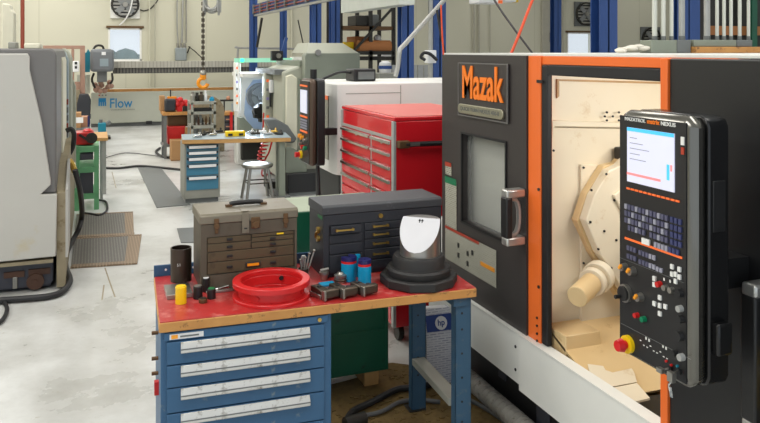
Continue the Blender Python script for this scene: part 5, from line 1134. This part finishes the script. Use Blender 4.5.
# metal blocks in front of black box
def jaw(ux, vy, ang, label, sc=1):
    p = gz(ux, vy, E_); t = thing('soft_jaw', label, 'machined block', p, ang); t.scale = (1.25, 1.15, 1.3)
    L_ = .12*sc
    o = MB().box(-.035,.035,.0,.028,.006,.040).build('jaw_face', 'dark_steel', t, local=True, bev=.006)
    MB().prism([(.03,0.0),(.03,.03),(.05,.034),(L_,.034),(L_,.0)], 'x', -.032, .004).build('jaw_body', 'dark_steel', t, local=True, bev=.003)
    MB().prism([(.03,0.0),(.03,.024),(L_-.01,.02),(L_-.01,.0)], 'x', .01, .034).build('jaw_step', 'steel', t, local=True, bev=.003)
    MB().cyl((.022,.06,.0245),(.022,.06,.03),.008).cyl((-.014,.08,.0342),(-.014,.08,.037),.009).build('bolt_hole', 'near_black', t, local=True)
    MB().box(-.036,-.028,-.004,.02,.003,.038).build('jaw_edge', 'steel', t, local=True, bev=.001)
r18 = math.radians(14)
jaw(332.5,300.5,r18,'machined steel jaw block nearest the red ring on the bench front'); jaw(351,298.5,r18,'middle one of three machined steel jaw blocks on the bench'); jaw(371,296,r18,'machined steel jaw block nearest the black stepped base', .9)
one(MB().box(-.012,.012,0,.09,0,.02), 'gauge_block', 'steel', 'narrow bright steel block lying left of the three jaw blocks', 'block', bev=.002)
gbk = C.objects[-1]; gbk.location = gz(317,297,E_); gbk.rotation_euler = (0,0,.35)
g3 = one(MB().box(-.014,.014,0,.1,0,.016), 'gauge_block', 'dark_steel', 'dark steel block lying between the red ring and the jaw blocks', 'block', bev=.002); g3.location = gz(322,293,E_); g3.rotation_euler = (0,0,.3)
one(MB().box(gz(320,287,E_).x, gz(337,287,E_).x, gz(320,287,E_).y-.01, gz(320,287,E_).y+.035, E_, E_+.014), 'blue_pouch', 'cyan', 'small bright blue packet with white mark behind the jaw blocks', 'packet', bev=.004)
def cup(u, v, r, h, m, name, label, cat): 
    p = gz(u, v, E_); return p
p = gz(303, 280, E_); t = thing('tool_cup', 'small metal cup of bits and picks behind the red ring', 'cup', p)
MB().lathe([(0,0),(.026,0),(.028,.06),(.025,.06),(.023,.004),(0,.004)], p, 24).build('cup', 'dark_steel', t)
for k, (dx, dz) in enumerate(((.06,.095),(.035,.08),(.015,.06),(-.01,.05))): MB().cyl(p+Vector((dx*.2,0,.006)), p+Vector((dx,.005*k,.05+dz)), .005).sphere(p+Vector((dx,.005*k,.05+dz)), .008).build('bit', 'steel', t)
p = gz(305, 268, E_)+Vector((0,.03,0)); one(MB().lathe([(0,0),(.013,0),(.014,.05),(.01,.06),(0,.062)], p, 20), 'bottle', 'paper', 'small white capped bottle between the two toolboxes', 'bottle')
p = gz(324, 280, E_); t = thing('collet', 'small shiny collet standing near the black toolbox corner', 'collet', p)
MB().lathe([(0,0),(.018,0),(.02,.024),(.025,.03),(.025,.042),(.012,.046),(0,.046)], p, 24).build('body', 'steel', t); MB().cyl(p+Vector((-.02,0,.05)), p+Vector((.024,0,.056)), .008).build('cross_bar', 'steel', t)
p = gz(340.5, 282, E_); t = thing('spindle_nut', 'round chrome nut standing between the collet and the blue rolls', 'nut', p)
MB().lathe([(0,0),(.029,0),(.032,.006),(.032,.02),(.025,.024),(.033,.026),(.033,.038),(.02,.043),(.014,.052),(0,.053)], p, 28).build('body', 'steel', t); MB().lathe([(.032,.008),(.034,.01),(.034,.016),(.032,.018)], p, 28).build('knurled_band', 'dark_steel', t)
# cyan C shaped rolls
def croll(u, v, r0, r1, h, a0, a1, label):
    p = gz(u, v, E_)+Vector((0,r1*.9,0)); t = thing('shaped_block', label, 'block', p); n = 26
    arc = [(p.x+r1*math.cos(a0+(a1-a0)*i/n), p.y+r1*math.sin(a0+(a1-a0)*i/n)) for i in range(n+1)]+[(p.x+r0*math.cos(a1-(a1-a0)*i/n), p.y+r0*math.sin(a1-(a1-a0)*i/n)) for i in range(n+1)]
    MB().prism(arc, 'z', E_, E_+h*.74).build('body', 'cyan', t); MB().prism(arc, 'z', E_+h*.74+.0002, E_+h*.84).build('red_band', 'ring_red', t); MB().prism(arc, 'z', E_+h*.84+.0002, E_+h).build('cap', 'navy', t)
croll(351, 282, .008, .04, .122, -PI*1.08+.1, PI*.42, 'larger cyan curled block with dark blue top left of its twin')
croll(366.5, 285.5, .006, .034, .124, -PI*1.0, PI*.75, 'smaller cyan curled block with dark blue top nearest the jaw blocks')
p = gz(362,279,E_); one(MB().lathe([(0,0),(.014,0),(.014,.114),(0,.114)], p+Vector((-.006,.05,0)), 20), 'shaped_block', 'cyan', 'slim cyan post between the two cyan curled blocks', 'block')
# ================================================================== POSTS, BEAMS AND BACK RACKS
def hpost(x, y, w, d, name='steel_post', label='', top=5.6):
    b = MB(); th = .02
    b.box(x, x+w, y, y+th, 0, top); b.box(x, x+w, y+d-th, y+d, 0, top); b.box(x+w/2-th/2, x+w/2+th/2, y, y+d, 0, top)
    t = thing(name, label, 'post', (x+w/2, y+d/2, 0)); b.build('column', 'post_blue', t); MB().box(x-.05, x+w+.05, y-.05, y+d+.05, 0, .02).build('base_plate', 'post_blue', t)
    return t
def post_px(u0, u1, Yp, label, d=None):
    a, b = gy(u0, 50, Yp).x, gy(u1, 50, Yp).x; return hpost(a, Yp, b-a, d or (b-a), label=label)
post_px(250.5,257.5,18,'blue steel post farthest left, standing behind the lit lathe')
post_px(281,287,19,'thin blue post second from the left behind the green light bar')
post_px(312,321.5,12.9,'blue post with a bright edge third from the left')
post_px(331.5,340,14.6,'blue post standing just left of the storage rack')
post_px(402,414,8.9,'wide blue post in front of the storage rack above the white machine', .16)
post_px(434,446,9.8,'blue post beside the charcoal lathe door corner', .14)
post_px(554.5,561.5,20,'narrow dark blue post left of the bright right-hand window', .25)
post_px(600,617.5,8.0,'widest blue post in the middle of the view over the charcoal lathe', .2)
post_px(678,700,8.6,'dark blue post behind the white tube bundles at right', .1)
# crane busbar on the posts
X3 = 3.62
def zr_(v, u): return gx(u, v, X3).z
br = thing('crane_rail', 'long blue overhead rail with red conductor bars running back along the posts', 'rail', (X3, 14, 2.7))
MB().box(X3-.02, X3+.06, 7, 18.3, 2.86, 2.90).build('lower_flange', 'galv', br); MB().box(X3, X3+.03, 7, 18.3, 2.9, 3.15).build('web', 'post_blue', br)
for z in (2.95, 3.02, 3.09): MB().cyl((X3-.03, 7, z), (X3-.03, 18.5, z), .014, n=8).build('conductor_bar', 'pipe_red', br)
for k in range(14): MB().box(X3-.06, X3, 17.9-k*.8, 17.96-k*.8, 2.91, 3.14).build('hanger', 'slate', br)
one(MB().bar((gy(262,18,17.5).x, 17.5, gy(262,18,17.5).z), (gy(257,47,17.8).x, 17.8, gy(257,47,17.8).z), .045), 'brace', 'iron', 'dark slanted brace beside the farthest left blue post', 'brace')
# light duct on the right of the rail
t = one(MB().box(3.25, 3.45, 6.0, 8.0, 2.6, 2.75), 'light_duct', 'duct', 'pale overhead cable duct running above the storage rack', 'duct') if False else None
a = gy(341,13,10.6); b = gy(399,4.5,8.2)
one(MB().plate([Vector((a.x,a.y,a.z)), Vector((b.x,b.y,b.z)), Vector((b.x,b.y,b.z+.3)), Vector((a.x,a.y,a.z+.3))], -.2).cyl((a.x+.05,a.y-.1,a.z+.3),(a.x+.05,a.y-.1,5.59),.02).cyl((b.x-.05,b.y+.1,b.z+.3),(b.x-.05,b.y+.1,5.59),.02), 'cable_duct', 'duct', 'pale overhead duct rising toward the wide blue post', 'duct')
# horizontal pipe on wall
one(MB().tube([gy(237,75,19.5), gy(238,49,19.5), gy(240,48,19.5), gy(300,49,19.5), gy(318,49.5,19.5)], .03, 8, 3), 'wall_pipe', 'galv', 'thin grey pipe bending over behind the lit lathe', 'pipe')
pipe([(gy(292,0,23.9).x,23.93,0),(gy(292,0,23.9).x,23.93,5.5)], .03, 'wall_paint', 'cream conduit on the wall left of the bright-edged blue post')
one(MB().cyl(gy(298,20,16), gy(303,43,16), .014), 'brace', 'iron', 'dark slanted rod over the grey machine hood', 'rod')
# storage rack
rk = thing('storage_rack', 'tall dark steel storage rack with loaded shelves behind the white machine', 'rack', (6, 14, 0))
RY = 15.5
rx = [gy(u,50,RY).x for u in (341,371,394)]
for X_ in rx:
    for Yv in (RY, RY+.9): MB().box(X_-.04, X_+.04, Yv, Yv+.06, 0, 3.3).build('upright', 'iron', rk)
for v in (27.5, 52.5, 58): z = gy(370,v,RY).z; MB().box(rx[0], rx[2], RY, RY+.95, z-.05, z+.03).build('shelf', 'brown_metal' if v < 50 else 'iron', rk)
MB().bar((rx[2], RY-.03, gy(394,6,RY).z), (rx[0]+.3, RY-.03, gy(360,50,RY).z), .05).build('cross_brace', 'iron', rk)
zS1, zS2 = gy(370,27.5,RY).z+.031, gy(370,52.5,RY).z+.031
def rbx(u0, u1, v1, zb, m, label, name='crate', cat='crate', y=RY+.1, d=.6, bev=.02):
    a, b = gy(u0,v1,y), gy(u1,v1,y); return one(MB().box(a.x, b.x, y, y+d, zb+.001, b.z), name, m, label, cat, bev=bev)
rbx(356,369,15.5,zS1,'iron','dark crate on the upper rack shelf'); rbx(371,379,14.5,zS1,'slate','grey crate right of the dark one on the upper rack shelf')
one(MB().cyl((gy(361,56,RY-.1).x, RY-.06+.15, zS2+.14-.031), (gy(393,53,RY-.1).x, RY-.06+.15, zS2+.14-.031), .13), 'roll', 'roll_brown', 'orange-brown roll lying on the rack shelf above the white machine', 'roll')
rbx(344,354,42,zS2,'yellow','yellow container at the left end of the rack shelf', 'container', 'container', y=RY+.3); rbx(355,370,36.5,zS2,'roll_brown','rust-brown bundle in the middle of the rack shelf', 'bundle', 'bundle', y=RY+.35)
p = gy(373,46,RY+.35); one(MB().sphere((p.x+.22,RY+.5,zS2+.13),.13).sphere((p.x+.34,RY+.5,zS2+.11),.11).sphere((p.x+.16,RY+.5,zS2+.29),.09), 'plastic_bag', 'white', 'white plastic bag slumped on the rack shelf', 'bag')
rbx(383,396,41,gy(370,60,RY).z,'paper','white box standing in for a daylight opening behind the right end of the rack shelf','carton','box', y=RY+1.1)  # white box added in place of a bright daylight opening behind the rack
p = gy(390,66,10.5); t = thing('water_jug', 'white round container with blue band in front of the rack', 'container', (p.x,10.5,1.74)); 
# jug stands on a dark stand
MB().lathe([(0,0),(.09,0),(.1,.08),(.09,.15),(.04,.18),(0,.18)], (p.x,10.7,1.702), 24).build('body', 'paper', t); MB().lathe([(.1,.06),(.104,.06),(.104,.11),(.1,.11)], (p.x,10.7,1.702), 24).build('blue_band', 'post_blue', t)
one(MB().box(p.x-.18, p.x+.18, 10.5, 10.95, 0, 1.70), 'tall_cabinet', 'rack_grey', 'pale cabinet topped by the white container behind the white machine', 'cabinet', bev=.01)
# pale fence of sheets behind white machine
sh = MB()
for i in range(14): x = gy(386,72,12).x+i*.12; sh.box(x, x+.1, 12, 12.04, 0, gy(400,65,12).z)
one(sh, 'sheet_rack', 'galv', 'row of upright pale panels behind the white machine', 'rack')
# angled white pipe
one(MB().tube([gy(395.5,78.5,7.2)+Vector((0,0,.02)), gy(398,66,7.2), gy(400,50,7.2), gy(405,44,7.2), gy(446,-2,7.0), gy(460,-20,7)], .024, 10, 3), 'bent_pipe', 'galv', 'bent silver pipe slanting up past the wide blue post', 'pipe')
pipe([gy(430.5,-4,8.5), gy(430.5,80,8.5)], .03, 'galv', 'silver vertical conduit in front of the blue post beside the charcoal lathe')
a = gy(430.5,55,8.4); one(MB().box(a.x-.06, a.x+.06, 8.35, 8.46, a.z-.1, a.z+.06), 'outlet', 'white', 'white outlet box on the silver vertical conduit', 'outlet', bev=.01)
one(MB().tube([gy(425,60,8.3), gy(421,57,8.3), gy(424,53,8.3), gy(430,54,8.3), gy(437,60,8.3)], .02), 'cable', 'cable_black', 'black cable loop beside the white outlet box', 'cable')
one(MB().tube([gy(437,10,6.5), gy(441,35,6.5), gy(446,60,6.5), gy(448,80,6.5)], .012), 'cable', 'cable_black', 'black cable hanging beside the left corner of the charcoal lathe', 'cable')
one(MB().tube([gy(441,5,6.3), gy(442,30,6.3), gy(444,60,6.3), gy(446,80,6.3)], .008), 'hose', 'hose_orange', 'thin orange hose hanging beside the left corner of the charcoal lathe', 'hose')
one(MB().tube([gy(570,-100,4.6), gy(550,-50,4.6), gy(538,-14,4.6), gy(530,6,4.6), gy(520,32,4.6), gy(511,54,4.6), gy(510,56,4.6)], .011), 'hose', 'hose_orange', 'bright orange hose hanging diagonally down behind the charcoal lathe', 'hose')
one(MB().tube([gy(440,-100,5), gy(470,-45,5), gy(490,-8,5), gy(498,6,5), gy(512,26,5), gy(533,54,5), gy(535,57,5)], .008), 'cable', 'cable_grey', 'grey cable crossing the orange hose behind the charcoal lathe', 'cable')
# wall details behind lathe
for u, w, lb in ((474,.03,'left one of two conduits on the grey wall above the charcoal lathe'),(479,.03,'right one of two conduits on the grey wall above the charcoal lathe'),(490,.02,'thin conduit with a dark clip on the wall above the charcoal lathe'),(563,.03,'pale conduit on the wall next to the narrow dark blue post')):
    a = gy(u,30,23.9); pipe([(a.x,23.9,0),(a.x,23.9,5.5)], w, 'bellows', lb)
a, b = gy(542,60,23.9), gy(556,60,23.9); wcb = one(MB().box(a.x, b.x-.1, 23.88, 23.99, 0, 3.9), 'wall_cabinet', 'bellows', 'pale full-height wall panel with a dark handle left of the narrow blue post', 'cabinet', bev=.02)
a = gy(551,38,23.85); MB().box(a.x-.04, a.x+.04, 23.84, 23.875, a.z-.15, a.z+.2).build('handle', 'iron', wcb)
# overhead fixture pieces at top edge
a, b = gy(479,3,12), gy(503,-8,12); t = thing('overhead_unit', 'white hanging unit with an orange mark cropped at the top edge', 'fixture', ((a.x+b.x)/2,12,a.z)); MB().box(a.x, b.x, 12, 12.4, a.z, a.z+.3).build('body', 'white', t, bev=.02); MB().box(b.x-.1, b.x-.02, 11.98, 11.999, a.z, a.z+.06).build('orange_mark', 'orange_glow', t)
MB().cyl(((a.x+b.x)/2,12.2,a.z+.3),((a.x+b.x)/2,12.2,5.6),.02).build('hanger', 'galv', t)
a = gy(511,2,12); t = thing('overhead_unit', 'small white and yellow hanging unit at the top edge beside the orange hose', 'fixture', (a.x,12,a.z)); MB().box(a.x-.12, a.x+.12, 12, 12.2, a.z-.0, a.z+.12).build('body', 'white', t, bev=.02); MB().box(a.x+.121, a.x+.17, 12.02, 12.16, a.z, a.z+.14).build('yellow_end', 'yellow', t); MB().cyl((a.x,12.1,a.z+.12),(a.x,12.1,5.6),.02).build('hanger', 'galv', t)
# racks of tubes standing on lathe roof
TZ = 2.0315; TY = 3.0
# tube bundles stand in grey holders on the lathe roof; a wood block beneath the right one
YT = 3.6
def holder(u0, u1, v0, v1, m, label, zb):
    a, b = gy(u0,v0,YT), gy(u1,v1,YT); return one(MB().box(a.x, b.x, YT, YT+.1, zb, b.z), 'tube_holder', m, label, 'holder', bev=.004), b.z
za = gy(660,52.2,YT).z
_, zh1 = holder(651,677,52,40.2,'m_green_dark','greenish grey box holder under the left tube bundle on the lathe roof', TZ)
_, zh1b = holder(677.3,691,52,40,'slate','darker grey box holder beside the greenish one on the lathe roof', TZ)
a, b = gy(686,52.5,YT-.06), gy(775,46.6,YT-.06)
# timber
zw = gy(720,46.8,YT).z
one(MB().box(gy(692,50,YT).x, gy(790,50,YT).x, YT-.03, YT+.12, TZ, max(zw, TZ+.02)), 'timber', 'wood_edge', 'stained wooden timber lying on the lathe roof under the right tube bundles', 'timber', bev=.003)
zw = max(zw, TZ+.02)+.0005
_, zh2 = holder(694,736.5,46,40,'m_green_dark','greenish grey box holder on the timber under the wide tube bundle', zw)
_, zh3 = holder(737,752.5,46,40,'slate','darker grey box holder at the right end of the timber', zw)
def tubes(us, zb, r, m, where):
    for i, u in enumerate(us):
        a = gy(u, 30, YT+.035); yy = YT+.035+(.028 if i % 2 else 0)
        o = MB().cyl((a.x, yy, zb+.001), (a.x, yy, 3.2), r, n=14)
        t = thing('upright_tube', 'white plastic tube standing '+where, 'tube', (a.x, yy, zb), group='tubes standing '+where)
        o.build('pipe', m, t); MB().cyl((a.x, yy, zb+.0005), (a.x, yy, zb+.025), r*1.15, n=14).build('socket', 'slate', t)
tubes((654,658.5,663,667,671.5), zh1, .0115, 'tube_white', 'in the greenish holder left of the dark blue post')
tubes((681,686), zh1b, .0135, 'galv', 'in the darker holder in front of the dark blue post')
tubes((706,711.5), zh2, .013, 'galv', 'at the left end of the wide holder on the timber')
tubes((717,720.5,724,727.5,731,734.5), zh2, .0105, 'tube_white', 'packed side by side in the wide holder on the timber')
tubes((739.5,743.5,748.5), zh3, .010, 'tube_white', 'in the holder at the right end of the timber')
# crumpled plastic sheet and dark shelving at far right
cr = MB()
for i in range(10): cr.sphere((gy(619+i*2.7,50,YT+.05).x, YT+.05+random.uniform(-.03,.03), TZ+.012+.004*i*(1 if i < 8 else .5)), .028, sc=(1.3,1,.5))
one(cr, 'plastic_sheet', 'plaster', 'crumpled pale plastic sheet on the lathe roof beside the tube holders', 'sheet')
rs = thing('pallet_rack', 'dark green pallet rack with an orange beam at the far right behind the tubes', 'rack', (9,7.5,0))
for u in (699,752): a = gy(u,30,9.5); MB().box(a.x, a.x+.12, 9.5, 9.6, 0, 4.5).build('upright', 'green_cabinet' if u > 720 else 'iron', rs)
a, b = gy(699,30,9.5), gy(775,30,9.5); MB().box(a.x, b.x, 9.62, 9.7, 2.3, 2.45).build('beam', 'roll_brown', rs); MB().box(a.x, b.x, 9.75, 9.78, 0, 4.5).build('back_sheet', 'iron', rs)
# ================================================================== RENDER LOOK
sc0 = bpy.context.scene
sc0.view_settings.view_transform = 'Standard'; sc0.view_settings.look = 'None'; sc0.view_settings.gamma = 1; sc0.view_settings.exposure = 0
sc0.view_settings.use_curve_mapping = False
bpy.context.view_layer.update()
